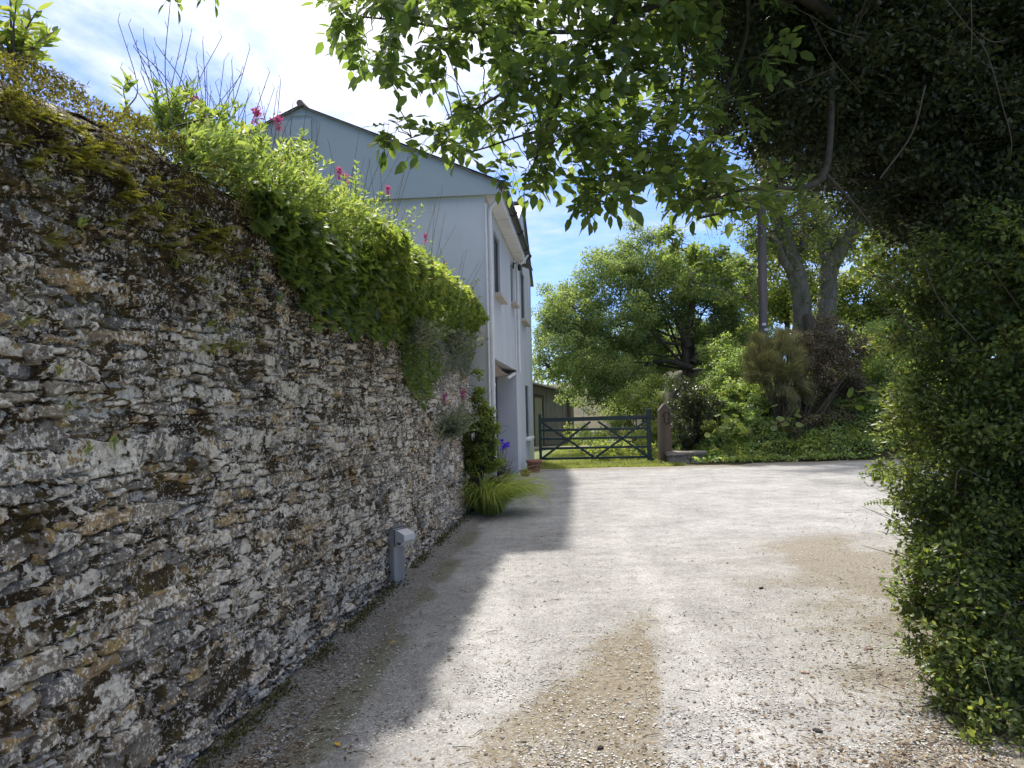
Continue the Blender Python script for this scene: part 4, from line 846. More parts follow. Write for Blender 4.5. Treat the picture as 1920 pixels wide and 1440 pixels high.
# big pale multi-stemmed tree on the bank
def big_tree():
    r = np.random.default_rng(33); b0 = at(1522, 700, 24.0); b0[2] = 1.4; t = wthing('sycamore_tree', 'big pale barked sycamore dividing into thick stems above the bronze shrub', 'tree', tuple(b0))
    def st(pts, r0, r1, name='stem', kids=None):
        g = G(); p = cumspline([at(*q) for q in pts], 7); ra = np.linspace(r0, r1, len(p)); g.tube(p, ra, 14, jag=.045); return g.make(name, m_barkgrey, t, True), p
    _, a = st([(1512, 730, 24), (1505, 660, 24), (1505, 600, 23.9), (1500, 545, 23.8), (1486, 490, 23.7), (1470, 440, 23.6), (1452, 385, 23.5), (1430, 300, 23.4), (1415, 180, 23.3), (1400, 0, 23), (1390, -200, 23)], .36, .10, 'trunk')
    _, b = st([(1535, 730, 24.3), (1545, 620, 24.4), (1552, 560, 24.4), (1556, 505, 24.4), (1580, 460, 24.4), (1612, 415, 24.3), (1650, 360, 24.2), (1700, 270, 24), (1740, 150, 24)], .35, .13, 'trunk')
    _, c = st([(1556, 510, 24.4), (1545, 455, 24.6), (1532, 400, 24.8), (1526, 320, 25), (1530, 150, 25), (1525, -50, 25)], .24, .10)
    _, d = st([(1494, 520, 23.8), (1470, 490, 23.4), (1455, 455, 23.1), (1440, 440, 22.9)], .15, .08)
    _, e = st([(1505, 470, 23.8), (1508, 420, 24), (1500, 350, 24.1), (1490, 200, 24.2)], .15, .07)
    _, f = st([(1440, 390, 23.5), (1400, 370, 23.1), (1350, 385, 22.6), (1310, 360, 22.2)], .12, .05)
    g = G(); g.tube([at(1512, 590, 23.55), at(1525, 615, 23.4), at(1530, 640, 23.3)], [.13, .2, .16], 10, jag=.08); g.make('broken_limb', m_bark, t, True)
    g = G(); pts = np.concatenate([a[30:], b[28:], c[6:], f, e]); tips = []
    for _ in range(420):
        s = pts[r.integers(len(pts))]; dr = rdir(1, r)[0]; dr[2] = dr[2] * .5 + .1; ln = r.uniform(.8, 2.3); dn = -.35 * r.random()
        p = cumspline([s, s + dr * ln * .4 + r.normal(size=3) * .12, s + dr * ln * .8 + [0, 0, dn * .4] + r.normal(size=3) * .15, s + dr * ln + [0, 0, dn]], 4)
        g.tube(p, np.linspace(.03, .006, len(p)), 5, cap=False); tips += [p[-1], p[-4], p[-7]]
        for q in range(3):
            s2 = p[r.integers(4, len(p))]; d2 = rdir(1, r)[0] * .45; g.tube([s2, s2 + d2 * .5 + r.normal(size=3) * .04, s2 + d2 + [0, 0, -.1]], [.008, .006, .004], 4, cap=False); tips.append(s2 + d2)
    g.make('limbs', m_barkgrey, t, True)
    g = G(); k = 2600; base = np.concatenate([a[:40], b[:40]]); P = base[r.integers(0, len(base), k)] + rdir(k, r) * r.uniform(.3, .46, k)[:, None]; leaves(g, P, rdir(k, r) + [0, 0, -.3], rdir(k, r) + [0, -.5, .8], .09, .07, T_IV); g.make('trunk_ivy', m_ivy, t, True)
    g = G(); tips = np.array(tips); C = np.column_stack([tips, r.uniform(.10, .3, len(tips))]); clump_leaves(g, C, 22000, .085, r, .8); g.make('crown', m_lime, t, True)
    g = G(); C2 = clumps([B(1480, 60, 190, 23), B(1640, 100, 190, 24.5), B(1560, -150, 230, 24.5), B(1330, 150, 110, 22.5), B(1780, 260, 150, 24)], 420, .34, r); clump_leaves(g, C2, 24000, .12, r, .8); g.make('upper_crown', m_mid, t, True)
big_tree()
def pole():
    b = at(1432, 640, 22.6); p = wthing('telegraph_pole', 'brown wooden telegraph pole with two small white plates, left of the pale tree', 'pole', (b[0], 22.6, 1.7))
    g = G(); tp = at(1428, 380, 22.6); g.tube([(b[0] + .03, 22.6, 1.2), (b[0], 22.6, b[2]), tuple(tp), (tp[0] - .03, 22.6, 7.6)], [.135, .13, .118, .11], 16); g.make('shaft', m_pole, p, True)
    for i, (x, y) in enumerate(((1433, 608), (1437, 618))):
        c = at(x, y, 22.43); g = G(); g.box(c - [.055, .006, .035], c + [.055, .006, .035], .004); g.make('plate', m_plate, p)
    g = G(); g.tube([at(1424, 640, 22.5), at(1421, 380, 22.5)], .02, 6); g.make('cable_guard', m_bark, p)
pole()
def far(name, label, blobs, mat, seed, nl=30000, size=.14, bark=m_bark, cat='tree', ncl=260):
    b0 = np.mean([b_[:3] for b_ in blobs], 0); base = np.array([b0[0], b0[1], .3]); tree(name, label, cat, base, b0, .16, blobs, ncl, .36, nl, size, mat, bark, seed, group='trees standing behind the hawthorn and pale tree', ntw=120)
far('ash_tree', 'light green tree behind the right side of the pale trunks', [B(1620, 560, 70, 30), B(1660, 480, 60, 30), B(1600, 640, 60, 29), B(1700, 600, 80, 30), B(1680, 400, 50, 31)], m_mid, 41)
far('willow_tree', 'pale green tree seen between the telegraph pole and the pale trunks', [B(1440, 560, 60, 31), B(1460, 480, 50, 31), B(1400, 640, 60, 30), B(1520, 560, 60, 31), B(1540, 460, 50, 32)], m_mid, 42)
far('elm_tree', 'mid green tree low behind the right hand hawthorn limb', [B(1350, 660, 60, 33), B(1300, 640, 50, 34), B(1260, 700, 50, 33), B(1400, 700, 60, 32)], m_haw, 43)
far('oak_tree', 'shadowed green tree low behind the left limbs of the hawthorn', [B(1060, 690, 30, 44), B(1120, 680, 50, 40), B(1180, 700, 50, 40), B(1220, 640, 40, 40)], m_haw, 44)
far('holly_tree', 'darker green tree behind the far right of the bank', [B(1720, 700, 90, 27), B(1800, 560, 110, 28), B(1740, 460, 50, 29)], m_haw, 45)
r_ = np.random.default_rng(9); g = G(); bl = [(x, 58 + r_.normal() * 2, 1.8 + r_.random() * 1.2, 3.2 + r_.random() * 1.2) for x in np.linspace(-40, 60, 26)]; clump_leaves(g, clumps(bl, 900, .5, r_), 30000, .38, r_)
tag(g.make('woodland', m_mid, smooth_=True), 'distant line of green hedge and trees beyond the field', 'woodland', kind='stuff')

# ------------------------------------------------------------------ beyond the gate
def beyond():
    r = np.random.default_rng(51); g = G(); n = 42000; Y = 19.5 + 13 * r.random(n) ** 1.3; X = r.uniform(.3, 5.2, n) + (Y - 20) * .15; k = (X < 4.4) | (Y > 22); edge = 19.6 + .3 * fbm(X * 1.3, X * 0, 2, 53); k &= Y > edge; X, Y = X[k], Y[k]; n = len(X)
    P = np.stack([X, Y, np.zeros(n) - .03], 1); D = r.normal(size=(n, 3)) * .45; D[:, 2] = 1; blades(g, P, D, r.uniform(.05, .16, n) * (1 + .8 * np.clip(fbm(X * .8, Y * .8, 2, 52), 0, 1)), .012, 1.2, 3)
    tag(g.make('grass', m_grass, smooth_=True), 'sunlit grass growing around and beyond the field gate', 'grass', kind='stuff')
    # clumps of rough leaves
    g = G(); Cc = []
    for px, py, Y in ((1150, 820, 24), (1110, 815, 26), (1190, 830, 23), (1205, 845, 22.3), (1080, 812, 27), (1170, 846, 22.2), (1140, 850, 22)):
        c = at(px, py, Y); Cc.append((c[0], c[1], max(.12, c[2]), .3))
    clump_leaves(g, clumps([c[:3] + (.45,) for c in Cc], 90, .3, r), 5200, .085, r); tag(g.make('weeds', m_mid, smooth_=True), 'leafy green weeds in the grass just beyond the gate', 'weeds', kind='stuff')
    # shed
    A = at(1000, 830, 30.5); Bq = at(1077, 830, 33.5); A[2] = Bq[2] = 0; s = wthing('shed', 'low weathered grey timber shed with a pale roof behind the gate', 'shed', tuple(A)); d = Bq - A; ln = np.linalg.norm(d); d = d / ln; nb = np.array([d[1], -d[0], 0]); A2 = A - d * 1.6
    zl, zr = at(1000, 722, 30.5)[2], at(1077, 741, 33.5)[2]
    zt = lambda s_: zl + (zr - zl) * s_ / ln
    g = G(); k = 15; L0 = ln + 1.6
    for i in range(k):
        a0 = A2 + d * (L0 * i / k + .008); a1 = A2 + d * (L0 * (i + 1) / k - .008); z0, z1 = zt(L0 * i / k - 1.6), zt(L0 * (i + 1) / k - 1.6); o_ = nb * (.0 if i % 2 else .012)
        if .45 < L0 * (i + .5) / k - 1.6 + .0 < -9: continue
        g.add([a0 + o_, a1 + o_, a1 + o_ + [0, 0, z1], a0 + o_ + [0, 0, z0], a0 - nb * .03, a1 - nb * .03, a1 - nb * .03 + [0, 0, z1], a0 - nb * .03 + [0, 0, z0]], [(0, 1, 2, 3), (1, 5, 6, 2), (4, 0, 3, 7)])
    g.make('plank_wall', m_shed, s); g = G(); E1 = Bq - nb * 3; E0 = A2 - nb * 3
    g.add([Bq, E1, E1 + [0, 0, zr + .2], Bq + [0, 0, zr]], [(0, 1, 2, 3)]); g.add([A2, E0, E0 + [0, 0, zl + .5], A2 + [0, 0, zt(-1.6)]], [(0, 3, 2, 1)]); g.add([E0, E1, E1 + [0, 0, zr], E0 + [0, 0, zl]], [(0, 1, 2, 3)]); g.make('side_wall', m_shed, s)
    g = G(); o_ = nb * .25; a = A2 + o_ + [0, 0, zt(-1.6) + .02]; b_ = Bq + o_ + d * .15 + [0, 0, zr + .02]; c_ = E1 - nb * .2 + d * .15 + [0, 0, zr + .32]; e_ = E0 - nb * .2 + [0, 0, zl + .5]
    g.add([a, b_, c_, e_, a + [0, 0, .06], b_ + [0, 0, .06], c_ + [0, 0, .06], e_ + [0, 0, .06]], [(0, 3, 2, 1), (4, 5, 6, 7), (0, 1, 5, 4), (1, 2, 6, 5), (2, 3, 7, 6)]); g.make('roof', m_tin, s)
    g = G(); a0 = A + d * .08 + nb * .03; a1 = A + d * .72 + nb * .03; g.add([a0, a1, a1 + [0, 0, 1.95], a0 + [0, 0, 1.95], a0 - nb * .02, a1 - nb * .02, a1 - nb * .02 + [0, 0, 1.95], a0 - nb * .02 + [0, 0, 1.95]], [(0, 1, 2, 3), (1, 5, 6, 2), (4, 0, 3, 7), (3, 2, 6, 7)]); dr = g.make('door', m_sheddoor, s)
    g = G(); g.bar(A + d * .04 + nb * .05, A + d * .04 + nb * .05 + [0, 0, 2.03], .07, .03, up=nb); g.bar(A + d * .77 + nb * .05, A + d * .77 + nb * .05 + [0, 0, 2.03], .07, .03, up=nb); g.bar(A + nb * .05 + [0, 0, 2.05], A + d * .8 + nb * .05 + [0, 0, 2.0], .03, .08); g.make('door_frame', m_post, dr)
    g = G(); c = Bq - d * .55 + nb * .1; g.bar(c, c + [0, 0, zr - .1], .12, .1, up=nb); g.make('corner_post', m_pole, s)
    # slab path, field, slim white post
    g = G(); a = at(1030, 832, 29.5); g.box((a[0] - 1.3, 28.6, -.05), (a[0] + 1.6, 30.1, .03), .02); tag(g.make('path', m_stone), kind='structure')
    g = G(); xs = np.linspace(-10, 14, 30); V = []
    f0 = at(1085, 785, 46)
    for y, z in ((44, .2), (48, 1.6), (53, 3.1), (60, 3.4)): V += [(x, y + .3 * math.sin(x), z + .15 * math.sin(x * .7 + y)) for x in xs]
    q = [(j * 30 + i, j * 30 + i + 1, j * 30 + 31 + i, j * 30 + 30 + i) for j in range(3) for i in range(29)]; g.add(V, q); tag(g.make('field_slope', m_brown, smooth_=True), kind='structure')
    b_ = at(1093, 790, 40); b_[2] = .1; g = G(); g.tube([(b_[0], 40, 0), (b_[0] + .02, 40, 2.2)], .035, 8); o = g.make('fence_post', m_plate, smooth_=True); tag(o, 'slim white upright post in the field behind the shed', 'post')
beyond()

# ------------------------------------------------------------------ plants on and against the wall
def wpt(Y, z, out=0.0):
    """a point on the wall face at distance Y, height z"""
    return np.array([wallx(Y) + .02 - .03 * np.clip(z / 2.7, 0, 1) + out, Y, z])
def wall_at(px, py, out=0.0):
    d = ray(px, py); t = (B0 + out) / (d[0] - B1 * d[1]); return np.array([0, 0, EYE]) + d * t
def valerian(px, py, n, hgt, spread, label, seed, mat=m_val, heads=1, stalks=5, ls=.075, over=-.2, lean=.25, rootz=None):
    r = np.random.default_rng(seed); c = wall_at(px, py, over); t = wthing('valerian', label, 'flowering plant', tuple(c), group='valerian plants growing on the wall')
    g = G(); g2 = G(); tips = []
    for k in range(n):
        d = nrm(r.normal(size=3) * np.array([spread, spread, .25]) + np.array([lean, -.1, 1.0])); s = c + r.normal(size=3) * np.array([.06, .16, .03]); ln = hgt * r.uniform(.5, 1.1)
        p = cumspline([s, s + d * ln * .5 + r.normal(size=3) * .01, s + d * ln + np.array([.03, 0, -.03 * ln])], 5); g2.tube(p, np.linspace(.004, .002, len(p)), 4, cap=False); tips.append(p[-1])
        for j in range(1, len(p)):
            a = r.random() * 3.14
            for sgn in (0, math.pi):
                q = np.array([math.cos(a + sgn), math.sin(a + sgn), .55 + r.normal() * .25]); L_ = ls * (1.15 - .5 * j / len(p)) * r.uniform(.7, 1.25)
                leaves(g, [p[j]], [q], [np.array([0, 0, 1.]) + r.normal(size=3) * .3], L_, L_ * .30, T_LF)
        for j in range(5): leaves(g, [p[-1]], [np.array([*r.normal(size=2) * .6, 1.])], [r.normal(size=3)], ls * .55, ls * .16, T_LF)
    g.make('foliage', mat, t, True); g2.make('stems', m_val, t, True)
    for k in range(stalks):
        d = nrm(np.array([r.normal() * .28, r.normal() * .28, 1.0])); s = c + r.normal(size=3) * [.05, .14, .03]; ln = hgt * r.uniform(1.2, 2.2) + .04; g3 = G()
        p = cumspline([s, s + d * ln * .45 + r.normal(size=3) * .02, s + d * ln + r.normal(size=3) * .05], 5); g3.tube(p, np.linspace(.0036, .0019, len(p)), 4, cap=False)
        for j in range(6, len(p), 2): g3.tube([p[j], p[j] + [r.normal() * .015, r.normal() * .015, .03]], .0012, 3, cap=False)
        g3.make('dry_stalk', m_dry, t, True)
    for k in range(heads):
        s = c + r.normal(size=3) * [.08, .16, .0]; e = s + np.array([r.normal() * .06, r.normal() * .08, hgt * r.uniform(1.2, 1.5)]); g3 = G(); g3.tube(bez(s, e, 5, wob=.01), .003, 4, cap=False)
        fl = g3.make('flower_stem', m_val, t, True); g3 = G(); nn = 120; P = e + r.normal(size=(nn, 3)) * [.013, .013, .015]; P[90:] += [0, 0, -.055]
        leaves(g3, P, rdir(nn, r), rdir(nn, r), .017, .014); g3.make('flower_head', m_pink, t, True)
V_ = valerian
V_(325, 262, 26, .22, .45, 'bright green leafy valerian on the wall top, furthest left of the flowering clumps', 61, heads=0, stalks=16)
V_(385, 290, 34, .26, .5, 'valerian with the tallest bare dry stalks standing against the white sky', 62, heads=1, stalks=18)
V_(455, 320, 36, .26, .5, 'valerian with a pink head against the bright sky left of the gable apex', 63, heads=1, stalks=14)
V_(520, 360, 36, .32, .5, 'leafy valerian with one pink head directly below the gable apex', 64, heads=1, stalks=5)
V_(590, 420, 34, .34, .5, 'valerian in the middle of the wall top overhanging the ivy', 65, heads=1, stalks=4)
V_(660, 440, 34, .42, .5, 'valerian with two pink heads in front of the grey cladding', 66, heads=2, stalks=8)
V_(725, 480, 34, .5, .5, 'valerian with a pink head just left of the end of the cladding band', 67, heads=1, stalks=8)
V_(790, 540, 34, .55, .5, 'valerian with a pink head below the cladding band, near the house corner', 68, heads=1, stalks=7)
V_(850, 590, 34, .55, .5, 'furthest valerian on the wall top, brushing the white house corner', 69, heads=1, stalks=9)
V_(835, 815, 60, .38, .9, 'grey green valerian growing out of the wall face half way up near the corner shrub', 70, mat=m_grey, heads=2, stalks=0, ls=.10, over=.05, lean=.6)
V_(555, 330, 24, .24, .6, 'feathery valerian on the back edge of the wall under the vent', 71, heads=0, stalks=3, over=-.45)
V_(770, 650, 40, .36, .9, 'grey green valerian hanging down from the wall top below the ivy', 72, mat=m_grey, heads=0, stalks=0, ls=.09, over=.05, lean=.9)
V_(845, 660, 36, .40, .9, 'grey green valerian drooping over neat stonework beside the house corner', 73, mat=m_grey, heads=0, stalks=0, ls=.09, over=.05, lean=.9)

def wall_foliage(name, label, cat, top, bot, n, size, mat, seed, T, asp, outw=.22, back=.45, hump=.0, hang=.35, kind=None, density=1.5, stems=30):
    """a mass lying over the wall head: top/bot are lists of (Y, z)"""
    r = np.random.default_rng(seed); top = np.array(top); bot = np.array(bot); Y0, Y1 = top[0, 0], top[-1, 0]
    c = wpt((Y0 + Y1) / 2, 2.6, -.1); t = wthing(name, label, cat, tuple(c)); m = n * 2
    Y = Y0 + (Y1 - Y0) * r.random(m); zt = np.interp(Y, top[:, 0], top[:, 1]) + .13 * fbm(Y * 2.6, Y * 0 + seed, 3, seed + 9); zb = np.interp(Y, bot[:, 0], bot[:, 1]); v = r.random(m)
    wt = wtop(Y); lump = fbm(Y * 2.2, v * 2.5, 3, seed); z = zb + (zt - zb) * v
    # cross-section: bulges over the face, rolls back over the head
    f = np.clip((z - zb) / (zt - zb), 0, 1); prof = outw * np.sin(np.clip(f * 1.15, 0, 1) * math.pi * .5) * (1 - smooth(f, .62, 1.0) * 1.6)
    x = wallx(Y) + prof + .10 * lump; x -= back * smooth(f, .75, 1) * r.random(m); depth = (r.random(m) ** 1.8) * .16; x -= depth * (z < wt + .05); z = z - .10 * (z > wt) * r.random(m)
    x = np.where(z < wt, np.maximum(x, wallx(Y) + .035), x)
    keep = (fbm(Y * 5, z * 5, 2, seed + 5) > -.42) & (r.random(m) < .25 + .9 * smooth(f, 0, .25)); P = np.stack([x, Y, z], 1)[keep][:n]; k = len(P)
    D = nrm(np.array([.5, -.1, -hang]) + r.normal(size=(k, 3)) * .6); Nn = nrm(np.array([.55, -.15, .75]) + r.normal(size=(k, 3)) * .38); s = size * r.uniform(.5, 1.3, k) * (1 - .25 * f[keep][:n])
    g = G(); leaves(g, P, D, Nn, s, s * asp, T); g.make('foliage', mat, t, True)
    g = G()
    for _ in range(stems):
        q = P[r.integers(k)]; a = np.array([wallx(q[1]) - .15, q[1] + r.normal() * .15, min(wtop(q[1]) + .03, q[2] + .3)]); g.tube(bez(a, q, 6, bow=(.05, 0, .05), wob=.02), .004, 4, cap=False)
    g.make('stems', m_twig, t, True); return t
wall_foliage('ivy', 'glossy lobed ivy hanging over the wall face in front of the grey cladding', 'ivy', [(3.9, 2.78), (4.4, 2.90), (5.2, 3.0), (6.2, 3.02), (7.4, 2.95)], [(3.9, 2.60), (4.3, 2.38), (4.8, 2.12), (5.6, 2.12), (6.4, 2.16), (7.4, 2.2)], 4300, .085, m_ivy, 81, T_IV, .95, outw=.20)
wall_foliage('ivy', 'smaller leaved yellow green ivy covering the wall top near the house', 'ivy', [(5.8, 3.25), (7.2, 3.36), (9.0, 3.42), (10.6, 3.42), (11.9, 3.30)], [(5.8, 2.5), (6.6, 2.2), (7.6, 2.25), (9.5, 2.4), (11.9, 2.62)], 13000, .075, m_lime, 82, T_IV, .95, outw=.30)
wall_foliage('wall_shrub', 'bushy yellow green foliage on the wall head between valerian and ivy', 'shrub', [(3.2, 2.86), (4.2, 3.02), (5.2, 3.18), (6.4, 3.26), (8, 3.3)], [(3.2, 2.70), (4.2, 2.66), (5.2, 2.72), (8, 2.8)], 6500, .07, m_val, 83, T_LF, .30, outw=.16, back=.6, hang=-.5)
wall_foliage('creeper', 'narrow green creeper trailing down the wall face near the house', 'creeper', [(7.2, 2.4), (8.1, 2.4), (8.9, 2.35)], [(7.2, 1.95), (7.8, 1.62), (8.3, 1.55), (8.9, 1.9)], 2400, .06, m_ivy, 84, T_LF, .5, outw=.10, back=0)
wall_foliage('creeper', 'loose grey green growth trailing down the furthest part of the stone wall', 'creeper', [(8.4, 2.75), (10, 2.8), (11.8, 2.8)], [(8.4, 2.05), (9.4, 1.85), (10.4, 2.1), (11.2, 1.95), (11.8, 2.3)], 4200, .075, m_grey, 85, T_LF, .28, outw=.14, back=0)
# moss and earth along the wall head with small ferns
def tuft(seed, kind):
    r = np.random.default_rng(seed); g = G(); n = 16 if kind == 'grass' else 9
    if kind == 'grass':
        D = r.normal(size=(n, 3)) * .4 + np.array([.55, -.1, .9]); blades(g, r.normal(size=(n, 3)) * .006, D, r.uniform(.05, .11, n), .005, 1.6, 4); m = m_grass
    elif kind == 'fern':
        for k in range(7):
            d = nrm(np.array([.7, r.normal() * .7, r.uniform(-.2, .8)])); L_ = r.uniform(.05, .10)
            for j in np.linspace(.15, 1, 9):
                p = d * L_ * j + [0, 0, -.02 * j * j]
                for s in (-1, 1):
                    sd = nrm(np.cross(d, [0, 0, 1.])) * s + d * .3; w_ = .022 * (1.1 - j); leaves(g, [p], [sd], [(.3, 0, 1)], w_ + .006, .007)
        m = m_fern
    else:
        for k in range(9): leaves(g, r.normal(size=(1, 3)) * .006, [np.array([.5, *(r.normal(size=2) * .8)]) + [0, 0, .35]], [(.4, 0, 1)], r.uniform(.03, .06), .013, T_LF)
        m = m_val
    nm = {'grass': 'grass_tuft', 'fern': 'wall_fern', 'leaf': 'seedling'}[kind]; return g.make(nm, m, smooth_=True)
def tufts():
    r = np.random.default_rng(90); sets = {'grass': ('small green grass tuft rooted in a joint of the stone wall', 'grass tuft', 'grass tufts in the wall joints'), 'fern': ('tiny yellow green fern rooted in the mossy stone wall', 'fern', 'tiny ferns in the wall joints'), 'leaf': ('small leafy seedling rooted in the stone wall face', 'seedling', 'seedlings in the wall joints')}
    spots = {'grass': [(390, 610), (410, 625), (450, 590), (440, 655), (110, 700), (375, 660), (120, 770), (40, 610), (480, 640), (400, 660), (330, 500), (590, 520), (545, 470)], 'fern': [], 'leaf': [(300, 395), (165, 840), (480, 500), (130, 1190), (210, 830), (565, 520), (150, 425), (520, 560)]}
    for k in range(95):
        px = r.uniform(0, 470); spots['fern'].append((px, 140 + .62 * px + 15 + abs(r.normal()) * 95))
    for kind, sp in spots.items():
        protos = [tuft(100 + i + len(kind) * 10, kind) for i in range(3)]
        for o in protos: scene.collection.objects.unlink(o)
        for i, (x, y) in enumerate(sp):
            c = wall_at(x, y, .015)
            if c[2] > wtop(c[1]) + .02 or c[1] > 9: continue
            o = protos[i % 3].copy(); scene.collection.objects.link(o); o.location = c; s = r.uniform(.7, 1.25) * (.8 if c[1] < 3 else 1.1); o.scale = (s, s, s); o.rotation_euler.z = r.normal() * .4; tag(o, sets[kind][0], sets[kind][1], sets[kind][2])
tufts()
def wall_cap():
    r = np.random.default_rng(95); g = G(); n = 20000; Y = 1.6 + 3.6 * r.random(n) ** 1.2; kx = r.random(n); X = wallx(Y) + .03 - .5 * kx; Z = wtop(Y) - .10 * (1 - smooth(kx, 0, .15)) + .035 + .035 * fbm(Y * 6, X * 6, 3, 96) + .03 * r.random(n)
    P = np.stack([X, Y, Z], 1); D = r.normal(size=(n, 3)) * .7 + np.array([.3, 0, .5]); s = r.uniform(.008, .022, n); leaves(g, P, D, rdir(n, r), s, s * .45)
    n = 8500; Y = 1.6 + 2.6 * r.random(n); X = wallx(Y) + .05 + .02 * r.random(n); Z = wtop(Y) + .03 - .20 * r.random(n) ** 1.8
    k = fbm(Y * 4, Z * 5, 3, 97) > -.05; P = np.stack([X, Y, Z], 1)[k]; n = len(P); D = r.normal(size=(n, 3)) * .5 + np.array([.4, 0, -.5]); s = r.uniform(.008, .028, n); leaves(g, P, D, rdir(n, r), s, s * .25)
    tag(g.make('moss_cushions', leafmat('moss_strand', [(.030, .026, .009), (.085, .088, .018), (.19, .22, .035)], .35, 1.3, .7, 6, gain=1.1), smooth_=True), 'brown and yellow moss hanging over the top edge of the wall', 'moss', kind='stuff')
wall_cap()
def corner_sprig():
    r = np.random.default_rng(97); c = wall_at(20, 150, -.25); t = wthing('elder_sapling', 'bright leafy sapling on the wall top at the upper left corner', 'sapling', tuple(c)); g = G(); g2 = G()
    for tx, ty in ((95, 75), (60, 45), (30, 10), (85, 110), (10, 60), (-30, 20), (50, 90), (70, 20), (-60, -30), (-100, 60), (20, -60), (100, 60), (40, 60)):
        e = wall_at(tx, ty, -.25 + r.normal() * .07); p = cumspline([c + r.normal(size=3) * .03, (c + e) / 2 + [0, 0, .03], e], 6); g2.tube(p, np.linspace(.006, .002, len(p)), 5, cap=False)
        for j in range(4, len(p)):
            for s in (-1, 1): leaves(g, [p[j]], [r.normal(size=3) * .5 + np.array([s * .7, .2, .35])], [np.array([0, 0, 1.]) + r.normal(size=3) * .4], r.uniform(.04, .075), .024, T_LF)
    g.make('foliage', m_lime, t, True); g2.make('stems', m_twig, t, True)
corner_sprig()

def foot_growth():
    r = np.random.default_rng(98); g = G(); n = 5200; Y = 2.4 + 8.6 * r.random(n) ** 1.5; X = wallx(Y) + .045 + np.abs(r.normal(size=n)) * .05; k = fbm(X * 0 + 5, Y * 2.6, 3, 99) > -.12; X, Y = X[k], Y[k]; n = len(X)
    P = np.stack([X, Y, .035 + .05 * r.random(n)], 1); D = r.normal(size=(n, 3)) * .7 + np.array([.3, 0, .6]); s = r.uniform(.010, .032, n); leaves(g, P, D, rdir(n, r), s, s * .5)
    tag(g.make('foot_moss', leafmat('foot_moss', [(.03, .035, .012), (.07, .08, .02), (.12, .13, .03)], .2, 1.1, .7, 6, gain=1), smooth_=True), 'moss and tiny weeds along the foot of the stone wall', 'moss', kind='stuff')
foot_growth()
# plants at the wall foot beside the house
def foot_plants():
    r = np.random.default_rng(111); c = gp(912, 962); c[2] = 0; t = wthing('daylily_clump', 'large arching clump of bright green strap leaves at the foot of the wall', 'plant', tuple(c)); g = G(); n = 760
    a = r.random(n) * 6.28; rr = .20 * np.sqrt(r.random(n)); P = c + np.stack([rr * np.cos(a) * 1.0 + .02, rr * np.sin(a) * 1.5, np.zeros(n)], 1); D = np.stack([np.cos(a) * .36 + .12 + r.normal(size=n) * .12, np.sin(a) * .36 - .05 + r.normal(size=n) * .12, np.ones(n)], 1)
    blades(g, P, D, r.uniform(.75, 1.2, n), r.uniform(.016, .025, n), r.uniform(1.3, 2.3, n), 8); g.make('blades', m_clump, t, True)
    c = gp(945, 915); c[2] = 0; c[0] -= .1; t = wthing('iris', 'iris with purple flowers and upright grey green leaves beside the garage opening', 'flower', tuple(c)); g = G(); n = 90; P = c + r.normal(size=(n, 3)) * [.09, .18, 0]; D = r.normal(size=(n, 3)) * .16 + np.array([.05, 0, 1]); blades(g, P, D, r.uniform(.45, .85, n), .022, r.uniform(.1, .9, n), 5); g.make('blades', m_grey, t, True)
    for x, y in ((941, 829), (947, 836), (952, 834), (944, 840)):
        e = at(x, y, c[1]); g = G(); g.tube(bez(c + r.normal(size=3) * [.04, .04, 0], e, 6, wob=.01), .006, 5, cap=False); st = g.make('stem', m_grey, t, True); g = G()
        for k in range(3):
            an = k * 2.09 + r.random(); leaves(g, [e], [(math.cos(an), math.sin(an), -.6)], [(0, 0, 1)], .085, .06, T_LF); leaves(g, [e], [(math.cos(an + 1), math.sin(an + 1), 1.6)], [(math.cos(an), math.sin(an), 0)], .075, .05, T_LF)
        g.make('flower', m_iris, st, True)
    # green climbing shrub up the end of the wall
    bl = [];
    for px, py, rp in ((893, 700, 13), (897, 740, 18), (903, 775, 24), (908, 810, 26), (905, 845, 26), (915, 790, 20), (918, 825, 20), (880, 790, 22), (880, 840, 26), (900, 870, 28), (925, 868, 20), (888, 665, 8)): bl.append(B(px, py, rp, 11.1))
    blob_shrub('corner_shrub', 'green shrub climbing the end of the stone wall at the house corner', 'shrub', bl[::-1], 190, .13, 11000, .048, m_lime, 112, stems=26)
    bl = [B(935, 880, 14, 12.3), B(950, 895, 12, 12.6), B(925, 900, 12, 12)]
    blob_shrub('herb_clump', 'low grey green herb clump between the iris and the arching strap leaves', 'plant', bl, 40, .10, 1600, .04, m_grey, 113, stems=20)
foot_plants()

